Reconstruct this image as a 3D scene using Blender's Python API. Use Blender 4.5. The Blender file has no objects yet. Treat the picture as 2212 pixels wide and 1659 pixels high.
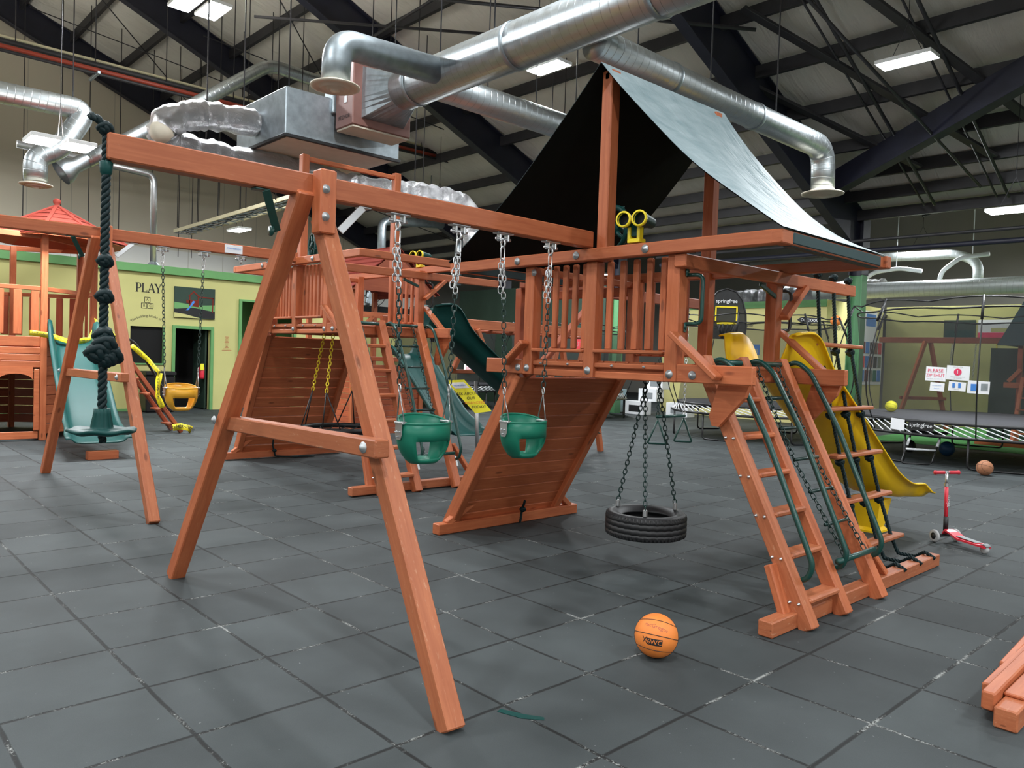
import bpy, math, random
from mathutils import Vector as V
random.seed(7)
sc = bpy.context.scene
COL = sc.collection
# ------------------------------------------------------------------ camera, world, exposure
H = 1.649
cam = bpy.data.cameras.new('camera'); co = bpy.data.objects.new('camera', cam); COL.objects.link(co)
cam.sensor_fit = 'HORIZONTAL'; cam.sensor_width = 36.0
cam.lens = 36.0 * 1677.116 / 2212.0
cam.clip_end = 200
_p, _r, _y = 0.0331602485, 0.0343858958, 0.750390769
fw0 = V((math.sin(_y), math.cos(_y), 0)); ri0 = V((math.cos(_y), -math.sin(_y), 0)); up0 = V((0, 0, 1))
fw = fw0 * math.cos(_p) - up0 * math.sin(_p); upv = fw0 * math.sin(_p) + up0 * math.cos(_p)
rr = ri0 * math.cos(_r) + upv * math.sin(_r); uu = upv * math.cos(_r) - ri0 * math.sin(_r)
from mathutils import Matrix
m = Matrix((rr, uu, -fw)).transposed().to_4x4(); m.translation = V((0, 0, H)); co.matrix_world = m
sc.camera = co
w = bpy.data.worlds.new('world'); sc.world = w; w.use_nodes = True
w.node_tree.nodes['Background'].inputs[0].default_value = (.8, .9, 1, 1)
w.node_tree.nodes['Background'].inputs[1].default_value = 0.02
sc.view_settings.view_transform = 'Standard'; sc.view_settings.look = 'None'
sc.view_settings.exposure = 0.3; sc.view_settings.gamma = 1.0; sc.view_settings.use_curve_mapping = False
LAMP = 260.0          # radiance of the LED panels

# ------------------------------------------------------------------ materials
def nd(nt, t, **kw):
    n = nt.nodes.new(t)
    for k, v in kw.items():
        if k in n.inputs: n.inputs[k].default_value = v
        else: setattr(n, k, v)
    return n
def base(name, col, rough=.6, metal=0., spec=.5):
    mt = bpy.data.materials.new(name); mt.use_nodes = True
    b = mt.node_tree.nodes['Principled BSDF']
    b.inputs['Base Color'].default_value = (*col, 1); b.inputs['Roughness'].default_value = rough
    b.inputs['Metallic'].default_value = metal; b.inputs['Specular IOR Level'].default_value = spec
    return mt, mt.node_tree, b
def ramp(nt, fac, stops):
    r = nt.nodes.new('ShaderNodeValToRGB'); e = r.color_ramp.elements
    while len(e) < len(stops): e.new(.5)
    for i, (p, c) in enumerate(stops): e[i].position = p; e[i].color = (*c, 1)
    nt.links.new(fac, r.inputs[0]); return r
def mix(nt, fac, a, b, mode='MIX'):
    n = nt.nodes.new('ShaderNodeMix'); n.data_type = 'RGBA'; n.blend_type = mode
    for s, i in ((fac, 0), (a, 6), (b, 7)):
        if hasattr(s, 'is_linked'): nt.links.new(s, n.inputs[i])
        else: n.inputs[i].default_value = s if i == 0 else (*s, 1)
    return n.outputs[2]
def mth(nt, op, a, b=None):
    n = nt.nodes.new('ShaderNodeMath'); n.operation = op
    for s, i in ((a, 0), (b, 1)):
        if s is None: continue
        if hasattr(s, 'is_linked'): nt.links.new(s, n.inputs[i])
        else: n.inputs[i].default_value = s
    return n.outputs[0]
def bump(nt, b, h, strength=.3, dist=.02):
    n = nd(nt, 'ShaderNodeBump', Strength=strength, Distance=dist)
    nt.links.new(h, n.inputs['Height']); nt.links.new(n.outputs[0], b.inputs['Normal'])
def noise(nt, vec, scale, detail=3, rough=.5, dist=0.):
    n = nd(nt, 'ShaderNodeTexNoise', Scale=scale, Detail=detail, Roughness=rough, Distortion=dist)
    if vec is not None: nt.links.new(vec, n.inputs['Vector'])
    return n.outputs[0]
def mapping(nt, vec, sc3, loc=None):
    n = nd(nt, 'ShaderNodeMapping'); n.inputs['Scale'].default_value = sc3
    nt.links.new(vec, n.inputs[0])
    if loc is not None: nt.links.new(loc, n.inputs[1])
    return n.outputs[0]
def plain(name, col, rough=.6, metal=0., var=.06, scale=6., spec=.5, bmp=0., bscale=60.):
    mt, nt, b = base(name, col, rough, metal, spec)
    g = nt.nodes.new('ShaderNodeNewGeometry')
    n = noise(nt, g.outputs['Position'], scale, 4)
    r = ramp(nt, n, [(.3, tuple(c * (1 - var) for c in col)), (.7, tuple(min(1, c * (1 + var)) for c in col))])
    nt.links.new(r.outputs[0], b.inputs['Base Color'])
    if bmp: bump(nt, b, noise(nt, g.outputs['Position'], bscale, 2), bmp, .01)
    return mt
def wood(name, c0, c1, cw, wear=.62):
    mt, nt, b = base(name, c0, .5, 0, .4)
    uv = nt.nodes.new('ShaderNodeUVMap').outputs[0]
    oi = nt.nodes.new('ShaderNodeObjectInfo')
    cx = nt.nodes.new('ShaderNodeCombineXYZ')
    nt.links.new(mth(nt, 'MULTIPLY', oi.outputs['Random'], 37.), cx.inputs[0]); nt.links.new(mth(nt, 'MULTIPLY', oi.outputs['Random'], 91.), cx.inputs[1])
    g1 = noise(nt, mapping(nt, uv, (1.1, 16, 1), cx.outputs[0]), 2.2, 6, .62, .7)
    g2 = noise(nt, mapping(nt, uv, (2., 4, 1), cx.outputs[0]), 1.3, 3)
    fac = mth(nt, 'ADD', mth(nt, 'MULTIPLY', g1, .7), mth(nt, 'MULTIPLY', g2, .3))
    c = ramp(nt, fac, [(.3, c0), (.52, tuple((p + q) / 2 for p, q in zip(c0, c1))), (.72, c1)]).outputs[0]
    vo = nd(nt, 'ShaderNodeTexVoronoi', Scale=1.0); nt.links.new(mapping(nt, uv, (2.3, 7, 1), cx.outputs[0]), vo.inputs['Vector'])
    kn = ramp(nt, vo.outputs['Distance'], [(.07, (1, 1, 1)), (.13, (0, 0, 0))]).outputs[0]
    c = mix(nt, mth(nt, 'MULTIPLY', kn, .65), c, tuple(v * .3 for v in c0))
    w1 = noise(nt, mapping(nt, uv, (3, 14, 1), cx.outputs[0]), 3.5, 7, .7)
    wf = ramp(nt, w1, [(wear, (0, 0, 0)), (wear + .1, (1, 1, 1))]).outputs[0]
    c = mix(nt, mth(nt, 'MULTIPLY', wf, .55), c, cw)
    hs = nd(nt, 'ShaderNodeHueSaturation'); nt.links.new(c, hs.inputs['Color'])
    nt.links.new(mth(nt, 'ADD', mth(nt, 'MULTIPLY', oi.outputs['Random'], .3), .86), hs.inputs['Value'])
    nt.links.new(hs.outputs[0], b.inputs['Base Color'])
    bump(nt, b, g1, .12, .004)
    return mt
M = {}
M['wood'] = wood('stained cedar', (.36, .086, .031), (.54, .165, .066), (.60, .30, .16))
M['wood2'] = wood('stained cedar darker', (.27, .055, .022), (.40, .10, .04), (.5, .22, .11), .66)
M['woodw'] = wood('worn cedar', (.33, .09, .036), (.50, .165, .07), (.64, .40, .25), .585)
M['red'] = plain('red stained shingle', (.17, .024, .015), .75, 0, .1, 6, .2)
def duct(name, col, rough, pitch):
    mt, nt, b = base(name, col, rough, 1.)
    uv = nt.nodes.new('ShaderNodeUVMap').outputs[0]; s = nt.nodes.new('ShaderNodeSeparateXYZ'); nt.links.new(uv, s.inputs[0])
    f = mth(nt, 'FRACT', mth(nt, 'ADD', mth(nt, 'DIVIDE', s.outputs[0], pitch), s.outputs[1]))
    ln = ramp(nt, f, [(0., (0, 0, 0)), (.05, (1, 1, 1)), (.95, (1, 1, 1)), (1., (0, 0, 0))]).outputs[0]
    n = noise(nt, mapping(nt, uv, (2, 5, 1)), 4, 4)
    c = mix(nt, n, tuple(v * .78 for v in col), col)
    c = mix(nt, mth(nt, 'MULTIPLY', mth(nt, 'SUBTRACT', 1., ln), .5), c, tuple(v * .35 for v in col))
    nt.links.new(c, b.inputs['Base Color']); bump(nt, b, ln, .35, .008)
    nt.links.new(mth(nt, 'ADD', mth(nt, 'MULTIPLY', n, .2), rough - .1), b.inputs['Roughness'])
    return mt
M['duct'] = duct('spiral galvanised steel', (.60, .65, .67), .38, .13)
M['ductpale'] = duct('pale satin duct', (.74, .79, .80), .5, .13)
M['ductpale'].node_tree.nodes['Principled BSDF'].inputs['Metallic'].default_value = .55
M['galv'] = plain('galvanised sheet', (.36, .41, .44), .45, .9, .15, 9)
M['foil'] = None
mt, nt, b = base('silver foil insulation', (.66, .66, .68), .3, 1.)
g = nt.nodes.new('ShaderNodeNewGeometry'); bump(nt, b, noise(nt, g.outputs['Position'], 6, 7, .75, 2.2), 1., .12); M['foil'] = mt
M['steel'] = plain('dark navy painted steel', (.012, .013, .026), .5, 0, .2, 3)
M['steelg'] = plain('dark grey painted steel', (.028, .027, .03), .5, 0, .2, 3)
M['zinc'] = plain('zinc plated steel', (.62, .63, .64), .35, .9)
M['bolt'] = plain('grey bolt cap', (.42, .44, .45), .4, .6)
M['palebox'] = plain('pale blue card', (.45, .62, .78), .7)
M['cream'] = plain('cream enamel', (.62, .56, .45), .6)
M['blackmetal'] = plain('black powder coat', (.012, .012, .013), .35)
M['greenmetal'] = plain('dark green coated steel', (.008, .055, .045), .3)
M['greenplastic'] = plain('green moulded plastic', (.008, .155, .095), .42, 0, .05, 6, .35)
M['teal'] = plain('dark teal plastic', (.003, .047, .042), .48, 0, .06, 6, .22)
M['yellow'] = plain('yellow moulded plastic', (.93, .58, .008), .42, 0, .03, 6, .35)
M['amber'] = plain('amber swing plastic', (.80, .40, .03), .35)
M['lemon'] = plain('bright yellow plastic', (.85, .66, .02), .35)
M['chaing'] = plain('plastic dipped chain', (.006, .03, .026), .35)
M['rope'] = plain('dark green black rope', (.0025, .014, .016), .55, 0, .3, 90, .3)
M['black'] = plain('black', (.008, .008, .009), .5)
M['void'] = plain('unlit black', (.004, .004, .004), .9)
M['rubber'] = plain('tyre rubber', (.012, .012, .013), .5, 0, .2, 30)
M['white'] = plain('white paint', (.78, .79, .78), .5, 0, .03)
M['whiteplastic'] = plain('white plastic', (.8, .82, .85), .4)
M['paper'] = plain('white card', (.82, .83, .85), .7, 0, .02)
M['olive'] = plain('olive green wall paint', (.53, .51, .20), .8, 0, .03, 1.5)
M['yellowwall'] = plain('pale yellow wall paint', (.72, .66, .28), .8, 0, .03, 1.5)
M['greenpaint'] = plain('green trim paint', (.13, .33, .11), .6, 0, .04)
M['colgreen'] = plain('green column paint', (.10, .27, .12), .55, 0, .04)
M['carpet'] = plain('green turf carpet', (.10, .30, .10), .95, 0, .15, 40, .1, .4, 300)
M['greywall'] = plain('grey beige metal wall', (.40, .39, .35), .7, 0, .04, .6)
M['dkgreen'] = plain('dark green sheet', (.02, .045, .03), .7)
M['foam'] = plain('cream foam pipe wrap', (.75, .68, .45), .8)
M['brown'] = plain('brown enamel', (.24, .115, .095), .4, .2)
M['redpipe'] = plain('red sprinkler pipe', (.36, .05, .025), .45)
M['orange'] = plain('orange basketball rubber', (.83, .235, .04), .5, 0, .03, 30, .5, .25, 700)
M['tan'] = plain('worn brown basketball', (.40, .17, .085), .6, 0, .08, 30, .4, .2, 500)
M['bluerub'] = plain('blue rubber', (.008, .05, .12), .6)
M['redplastic'] = plain('red plastic', (.72, .03, .055), .35)
M['redgrip'] = plain('red grip rubber', (.62, .03, .05), .55)
M['clear'] = plain('smoky clear wheel', (.42, .42, .42), .25)
M['caution'] = plain('yellow caution tape', (.84, .70, .02), .4)
M['signyellow'] = plain('yellow card', (.86, .80, .03), .6, 0, .01)
M['pink'] = plain('pink red ink', (.75, .04, .12), .6)
M['blueink'] = plain('blue ink', (.05, .22, .62), .6)
M['ink'] = plain('black ink', (.012, .012, .014), .6)
M['greyink'] = plain('grey ink', (.25, .27, .28), .6)
M['redink'] = plain('dull red ink', (.45, .10, .05), .6)
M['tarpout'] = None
mt, nt, b = base('faded teal vinyl tarp', (.34, .44, .47), .5, 0, .35)  # sheen of the dark vinyl is put into this pale colour
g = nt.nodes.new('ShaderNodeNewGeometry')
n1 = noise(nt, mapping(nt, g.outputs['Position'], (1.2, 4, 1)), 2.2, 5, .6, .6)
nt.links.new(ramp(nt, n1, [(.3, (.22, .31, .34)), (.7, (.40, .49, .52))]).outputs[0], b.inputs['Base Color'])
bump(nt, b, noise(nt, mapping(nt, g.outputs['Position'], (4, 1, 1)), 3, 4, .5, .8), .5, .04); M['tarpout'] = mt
M['tarpin'] = plain('dark green vinyl lining', (.0035, .006, .005), .8, 0, .1, 6, .15)  # shade under the tarp painted as a near-black inner sheet
M['hem'] = plain('teal vinyl hem', (.018, .048, .052), .6)
mt, nt, b = base('LED panel', (1, 1, 1), .5); b.inputs['Emission Color'].default_value = (.93, .97, 1, 1); b.inputs['Emission Strength'].default_value = LAMP; M['led'] = mt
mt, nt, b = base('warm lit pane', (.9, .92, .8), .6); b.inputs['Emission Color'].default_value = (.95, 1, .85, 1); b.inputs['Emission Strength'].default_value = .55; M['litpane'] = mt  # no lamp: the panel glows in place of the room's light
mt, nt, b = base('LED uplight', (1, 1, 1), .5); b.inputs['Emission Color'].default_value = (1, .97, .9, 1); b.inputs['Emission Strength'].default_value = LAMP * .28; M['uplight'] = mt  # glow added on lamp tops to brighten the ceiling
mt, nt, b = base('exit sign face', (.8, .05, .06), .5); b.inputs['Emission Color'].default_value = (1, .05, .08, 1); b.inputs['Emission Strength'].default_value = 1.0; M['exit'] = mt
# safety net: fine black mesh, part see-through
mt, nt, b = base('safety net', (.02, .02, .02), .8); tr = nt.nodes.new('ShaderNodeBsdfTransparent'); mx = nt.nodes.new('ShaderNodeMixShader')
mx.inputs[0].default_value = .42; o = nt.nodes['Material Output']
nt.links.new(tr.outputs[0], mx.inputs[1]); nt.links.new(b.outputs[0], mx.inputs[2]); nt.links.new(mx.outputs[0], o.inputs[0]); M['net'] = mt
# rubber tile floor
mt, nt, b = base('black rubber tiles', (.03, .035, .037), .75, 0, .35)
g = nt.nodes.new('ShaderNodeNewGeometry'); s = nt.nodes.new('ShaderNodeSeparateXYZ'); nt.links.new(g.outputs['Position'], s.inputs[0])
wob = mth(nt, 'MULTIPLY', mth(nt, 'SUBTRACT', noise(nt, g.outputs['Position'], 5, 2), .5), .012)
u = mth(nt, 'DIVIDE', mth(nt, 'ADD', mth(nt, 'SUBTRACT', s.outputs[0], 1.2694), wob), .61); v = mth(nt, 'DIVIDE', mth(nt, 'ADD', mth(nt, 'SUBTRACT', s.outputs[1], 6.9218), wob), .61)
def edge(x): return mth(nt, 'SUBTRACT', .5, mth(nt, 'ABSOLUTE', mth(nt, 'SUBTRACT', mth(nt, 'FRACT', x), .5)))
e = mth(nt, 'MINIMUM', edge(u), edge(v))
cc = nt.nodes.new('ShaderNodeCombineXYZ'); nt.links.new(mth(nt, 'FLOOR', u), cc.inputs[0]); nt.links.new(mth(nt, 'FLOOR', v), cc.inputs[1])
wn = nt.nodes.new('ShaderNodeTexWhiteNoise'); wn.noise_dimensions = '2D'; nt.links.new(cc.outputs[0], wn.inputs['Vector'])
fine = noise(nt, g.outputs['Position'], 260, 3, .8); big = noise(nt, g.outputs['Position'], 1.7, 4, .6)
f1 = mth(nt, 'ADD', mth(nt, 'MULTIPLY', fine, .45), mth(nt, 'ADD', mth(nt, 'MULTIPLY', big, .45), mth(nt, 'MULTIPLY', wn.outputs['Value'], .25)))
c = ramp(nt, f1, [(.25, (.0165, .0205, .0215)), (.85, (.060, .071, .0735))]).outputs[0]
joint = ramp(nt, e, [(0., (1, 1, 1)), (.011, (.95, .95, .95)), (.019, (0, 0, 0))]).outputs[0]
c = mix(nt, mth(nt, 'MULTIPLY', joint, .92), c, (.0035, .004, .004))
near = ramp(nt, e, [(0., (1, 1, 1)), (.012, (.6, .6, .6)), (.021, (0, 0, 0))]).outputs[0]
fl = ramp(nt, mth(nt, 'MULTIPLY', noise(nt, g.outputs['Position'], 60, 4, .8), noise(nt, g.outputs['Position'], 3.1, 2)), [(.30, (0, 0, 0)), (.36, (1, 1, 1))]).outputs[0]
c = mix(nt, mth(nt, 'MULTIPLY', mth(nt, 'MULTIPLY', fl, near), .6), c, (.50, .52, .50))
sp = ramp(nt, noise(nt, g.outputs['Position'], 38, 1), [(.775, (0, 0, 0)), (.79, (1, 1, 1))]).outputs[0]
c = mix(nt, mth(nt, 'MULTIPLY', sp, .35), c, (.3, .32, .32))
nt.links.new(c, b.inputs['Base Color'])
hh = mth(nt, 'ADD', mth(nt, 'MULTIPLY', fine, .12), mth(nt, 'SUBTRACT', 1., joint)); bump(nt, b, hh, .45, .01); M['floor'] = mt
# ceiling insulation
mt, nt, b = base('white roof insulation', (.62, .60, .54), .6, 0, .3)
g = nt.nodes.new('ShaderNodeNewGeometry')
wv = noise(nt, mapping(nt, g.outputs['Position'], (.5, 5, .5)), 1.0, 5, .6, .6)
nt.links.new(ramp(nt, noise(nt, g.outputs['Position'], .5, 3), [(.3, (.58, .56, .49)), (.7, (.74, .71, .63))]).outputs[0], b.inputs['Base Color'])
bump(nt, b, wv, .5, .12); M['insul'] = mt
# tall wall: beige cladding above, white below 4.9 m
mt, nt, b = base('beige cladding', (.5, .46, .37), .7)
g = nt.nodes.new('ShaderNodeNewGeometry'); s = nt.nodes.new('ShaderNodeSeparateXYZ'); nt.links.new(g.outputs['Position'], s.inputs[0])
z1 = ramp(nt, mth(nt, 'MULTIPLY', s.outputs[2], .1), [(.488, (1, 1, 1)), (.492, (0, 0, 0))]).outputs[0]
rib = ramp(nt, mth(nt, 'FRACT', mth(nt, 'DIVIDE', mth(nt, 'ADD', s.outputs[0], s.outputs[1]), 1.2)), [(.0, (0, 0, 0)), (.012, (1, 1, 1)), (.988, (1, 1, 1)), (1., (0, 0, 0))]).outputs[0]
c = mix(nt, z1, (.66, .60, .47), (.80, .80, .76)); c = mix(nt, mth(nt, 'SUBTRACT', 1., rib), c, (.42, .39, .31)); nt.links.new(c, b.inputs['Base Color']); M['beige'] = mt

# ------------------------------------------------------------------ mesh builder
class MB:
    def __init__(s): s.v = []; s.f = []; s.uv = []; s.mi = []; s.sm = []; s.cur = 0
    def add(s, vs, fs, uvs=None, smooth=False):
        o = len(s.v); s.v += [V(p) for p in vs]
        for k, f in enumerate(fs):
            s.f.append([o + i for i in f]); s.mi.append(s.cur); s.sm.append(smooth)
            s.uv.append(uvs[k] if uvs else [(0, 0)] * len(f))
        return s
    def beam(s, p0, p1, w_, h_, up=(0, 0, 1), c=.007):
        p0 = V(p0); p1 = V(p1); d = p1 - p0; L = d.length; d = d / L; up = V(up)
        if abs(d.dot(up)) > .99: up = V((0, 1, 0)) if abs(d.y) < .9 else V((1, 0, 0))
        a = d.cross(up).normalized(); b_ = a.cross(d).normalized()
        c = min(c, w_ * .3, h_ * .3); W = w_ / 2; Hh = h_ / 2
        pr = [(W - c, Hh), (W, Hh - c), (W, -Hh + c), (W - c, -Hh), (-W + c, -Hh), (-W, -Hh + c), (-W, Hh - c), (-W + c, Hh)]
        per = [0]
        for i in range(8):
            q = pr[i]; r_ = pr[(i + 1) % 8]; per.append(per[-1] + math.hypot(q[0] - r_[0], q[1] - r_[1]))
        vs = []; fs = []; uvs = []
        rings = [(0, c), (c, 0), (L - c, 0), (L, c)]
        off = random.random() * 5
        for t, ins in rings:
            for x, y in pr:
                vs.append(p0 + d * t + a * (x - math.copysign(min(ins, abs(x)), x)) + b_ * (y - math.copysign(min(ins, abs(y)), y)))
        for k in range(3):
            for i in range(8):
                j = (i + 1) % 8
                fs.append([k * 8 + i, k * 8 + j, k * 8 + 8 + j, k * 8 + 8 + i])
                t0 = rings[k][0] + off; t1 = rings[k + 1][0] + off
                uvs.append([(t0, per[i]), (t0, per[i + 1]), (t1, per[i + 1]), (t1, per[i])])
        fs.append(list(range(7, -1, -1))); uvs.append([(off + pr[i][0] * 3, pr[i][1] * 3) for i in range(7, -1, -1)])
        fs.append(list(range(24, 32))); uvs.append([(off + pr[i][0] * 3, pr[i][1] * 3) for i in range(8)])
        return s.add(vs, fs, uvs)
    def box(s, lo, hi, c=.004):
        lo = V(lo); hi = V(hi); m_ = (lo + hi) / 2; d = hi - lo
        ax = max(range(3), key=lambda i: d[i]); p0 = m_.copy(); p1 = m_.copy(); p0[ax] = lo[ax]; p1[ax] = hi[ax]
        if ax == 2: return s.beam(p0, p1, d.x, d.y, (0, 1, 0), c)
        if ax == 0: return s.beam(p0, p1, d.y, d.z, (0, 0, 1), c)
        return s.beam(p0, p1, d.x, d.z, (0, 0, 1), c)
    def tube(s, pts, r, n=8, closed=False, cap=True, smooth=True):
        pts = [V(p) for p in pts]; N = len(pts); vs = []; fs = []; uvs = []
        rad = r if isinstance(r, (list, tuple)) else [r] * N
        t0 = (pts[1] - pts[0]).normalized(); a = t0.orthogonal().normalized(); L = [0]
        for i in range(1, N): L.append(L[-1] + (pts[i] - pts[i - 1]).length)
        for i in range(N):
            if closed: t = (pts[(i + 1) % N] - pts[i - 1])
            else: t = pts[min(i + 1, N - 1)] - pts[max(i - 1, 0)]
            if t.length < 1e-9: t = t0.copy()
            t.normalize(); a = a - t * a.dot(t)
            a = a.normalized() if a.length > 1e-6 else t.orthogonal().normalized()
            b_ = t.cross(a)
            for k in range(n):
                q = 2 * math.pi * k / n; vs.append(pts[i] + (a * math.cos(q) + b_ * math.sin(q)) * rad[i])
        R_ = N if closed else N - 1
        for i in range(R_):
            for k in range(n):
                i2 = (i + 1) % N; k2 = (k + 1) % n
                fs.append([i * n + k, i * n + k2, i2 * n + k2, i2 * n + k])
                l2 = L[i2] if i2 > i else L[i] + .1
                uvs.append([(L[i], k / n), (L[i], (k + 1) / n), (l2, (k + 1) / n), (l2, k / n)])
        if not closed and cap:
            fs.append(list(range(n - 1, -1, -1))); uvs.append([(0, 0)] * n)
            fs.append([(N - 1) * n + k for k in range(n)]); uvs.append([(0, 0)] * n)
        return s.add(vs, fs, uvs, smooth)
    def lathe(s, prof, c=(0, 0, 0), ax=(0, 0, 1), n=20, smooth=True):
        c = V(c); ax = V(ax).normalized(); a = ax.orthogonal().normalized(); b_ = ax.cross(a); vs = []; fs = []
        for r, h in prof:
            for k in range(n):
                q = 2 * math.pi * k / n; vs.append(c + ax * h + (a * math.cos(q) + b_ * math.sin(q)) * max(r, 1e-4))
        for i in range(len(prof) - 1):
            for k in range(n):
                k2 = (k + 1) % n; fs.append([i * n + k, i * n + k2, i * n + n + k2, i * n + n + k])
        return s.add(vs, fs, None, smooth)
    def disc(s, c, ax, r, h, n=16): return s.lathe([(0, 0), (r, 0), (r, h), (0, h)], c, ax, n, False)
    def prism(s, poly, off):
        poly = [V(p) for p in poly]; off = V(off); n = len(poly)
        vs = poly + [p + off for p in poly]
        fs = [list(range(n - 1, -1, -1)), list(range(n, 2 * n))] + [[i, (i + 1) % n, n + (i + 1) % n, n + i] for i in range(n)]
        uvs = [[(vs[i].x + vs[i].y, vs[i].z) for i in f] for f in fs]
        return s.add(vs, fs, uvs)
    def sphere(s, c, r, n=20, sq=(1, 1, 1)):
        c = V(c); vs = []; fs = []; m_ = n // 2
        for i in range(m_ + 1):
            t = math.pi * i / m_
            for k in range(n):
                q = 2 * math.pi * k / n; vs.append(c + V((r * sq[0] * math.sin(t) * math.cos(q), r * sq[1] * math.sin(t) * math.sin(q), r * sq[2] * math.cos(t))))
        for i in range(m_):
            for k in range(n):
                fs.append([i * n + k, i * n + n + k, i * n + n + (k + 1) % n, i * n + (k + 1) % n])
        return s.add(vs, fs, None, True)
    def loft(s, secs, closed=False, smooth=True):
        n = len(secs[0]); vs = [p for q in secs for p in q]; fs = []
        for i in range(len(secs) - 1):
            for k in range(n if closed else n - 1):
                k2 = (k + 1) % n; fs.append([i * n + k, i * n + k2, i * n + n + k2, i * n + n + k])
        return s.add(vs, fs, None, smooth)
    def link(s, c, t, side, L, W, r, n=5):
        c = V(c); t = V(t); side = V(side); pts = []; hw = W / 2; hl = L / 2 - hw
        for q in (0, 60, 120, 180): pts.append(c + t * (hl + hw * math.sin(math.radians(q))) + side * (hw * math.cos(math.radians(q))))
        for q in (180, 240, 300, 360): pts.append(c + t * (-hl + hw * math.sin(math.radians(q))) + side * (hw * math.cos(math.radians(q))))
        return s.tube(pts, r, n, True)
    def chain(s, p0, p1, L=.048, W=.026, r=.0035):
        p0 = V(p0); p1 = V(p1); d = p1 - p0; D = d.length; d.normalize(); a = d.orthogonal().normalized(); b_ = d.cross(a)
        p = (L - 2 * r) * .92; n = max(1, round(D / p)); p = D / n
        for i in range(n): s.link(p0 + d * p * (i + .5), d, a if i % 2 else b_, L * p / ((L - 2 * r) * .92), W, r)
        return s
    def rope(s, pts, r, pitch=.09, n=6):
        # three laid strands along a polyline
        P_ = [V(p) for p in pts]; q = []
        for i in range(len(P_) - 1):
            k = max(1, int((P_[i + 1] - P_[i]).length / (pitch / 7)))
            q += [P_[i].lerp(P_[i + 1], j / k) for j in range(k)]
        q.append(P_[-1]); L = 0; fr = []; a = (q[1] - q[0]).orthogonal().normalized()
        for i in range(len(q)):
            t = (q[min(i + 1, len(q) - 1)] - q[max(0, i - 1)]).normalized(); a = (a - t * a.dot(t)).normalized()
            if i: L += (q[i] - q[i - 1]).length
            fr.append((q[i], a.copy(), t.cross(a), L))
        for k in range(3):
            s.tube([c + (x * math.cos(l / pitch * 6.283 + k * 2.094) + y * math.sin(l / pitch * 6.283 + k * 2.094)) * r * .5 for c, x, y, l in fr], r * .56, n)
        return s
    def knot(s, c, R_, r):
        c = V(c)
        for ax in ((.3, .2, 1), (1, .3, .4), (-.3, 1, .5), (.7, -.8, .2)):
            a = V(ax).normalized(); x = a.orthogonal().normalized(); y = a.cross(x)
            s.tube([c + (x * math.cos(q * .5236) + y * math.sin(q * .5236)) * R_ * (.72 if ax[2] < 1 else .9) + a * R_ * .35 * math.sin(q * 1.05) for q in range(12)], r, 6, True)
        return s.sphere(c, R_ * .62, 10)

def rootloc(p):
    o = V((0, 0, 0))
    while p is not None: o = o + p.location; p = p.parent
    return o
def mesh(name, mb, mats, org=V((0, 0, 0))):
    me = bpy.data.meshes.new(name)
    me.from_pydata([v - org for v in mb.v], [], mb.f)
    for mt in (mats if isinstance(mats, (list, tuple)) else [mats]): me.materials.append(M[mt] if isinstance(mt, str) else mt)
    ul = me.uv_layers.new(name='UVMap'); k = 0; dat = [0.] * (2 * len(me.loops))
    for u_ in mb.uv:
        for a, b_ in u_: dat[k] = a; dat[k + 1] = b_; k += 2
    ul.data.foreach_set('uv', dat)
    me.polygons.foreach_set('material_index', mb.mi); me.polygons.foreach_set('use_smooth', mb.sm)
    me.update(); return me
def part(name, mb, mats, parent, label=None, solid=0.):
    me = mesh(name, mb, mats, rootloc(parent)); o = bpy.data.objects.new(name, me); COL.objects.link(o); o.parent = parent
    if label: o['label'] = label
    if solid:
        md = o.modifiers.new('thickness', 'SOLIDIFY'); md.thickness = solid; md.offset = 0
    return o
def tag(o, label, cat, group=None, kind=None):
    o['label'] = label; o['category'] = cat
    if group: o['group'] = group
    if kind: o['kind'] = kind
    return o
def thing(name, loc, label, cat, group=None):
    o = bpy.data.objects.new(name, None); COL.objects.link(o); o.location = loc; o.empty_display_size = .2
    return tag(o, label, cat, group)
def solo(name, mb, mats, label, cat, group=None, org=None, solid=0.):
    if org is None:
        xs = [v.x for v in mb.v]; ys = [v.y for v in mb.v]; zs = [v.z for v in mb.v]
        org = V(((min(xs) + max(xs)) / 2, (min(ys) + max(ys)) / 2, min(zs)))
    org = V(org); me = mesh(name, mb, mats, org); o = bpy.data.objects.new(name, me); COL.objects.link(o); o.location = org
    if solid:
        md = o.modifiers.new('thickness', 'SOLIDIFY'); md.thickness = solid; md.offset = 0
    return tag(o, label, cat, group)
def struct(name, mb, mats, label=None, parent=None):
    if parent: return part(name, mb, mats, parent)
    o = solo(name, mb, mats, label or name.replace('_', ' '), name.split('_')[0]); o['kind'] = 'structure'; return o
def dup(root, loc, label=None, group=None):
    r = root.copy(); COL.objects.link(r); r.location = loc
    if label: r['label'] = label
    if group: r['group'] = group
    def rec(a, b_):
        for ch in [x for x in bpy.data.objects if x.parent == a]:
            c_ = ch.copy(); COL.objects.link(c_); c_.parent = b_; rec(ch, c_)
    rec(root, r); return r
def textmesh(st, size, align='CENTER'):
    cu = bpy.data.curves.new('t', 'FONT'); cu.body = st; cu.size = size; cu.align_x = align; cu.align_y = 'CENTER'; cu.resolution_u = 3
    ob = bpy.data.objects.new('t', cu); COL.objects.link(ob)
    dg = bpy.context.evaluated_depsgraph_get(); me = bpy.data.meshes.new_from_object(ob.evaluated_get(dg))
    vs = [v.co.copy() for v in me.vertices]; fs = [list(p.vertices) for p in me.polygons]
    bpy.data.objects.remove(ob); bpy.data.curves.remove(cu); bpy.data.meshes.remove(me); return vs, fs
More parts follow.
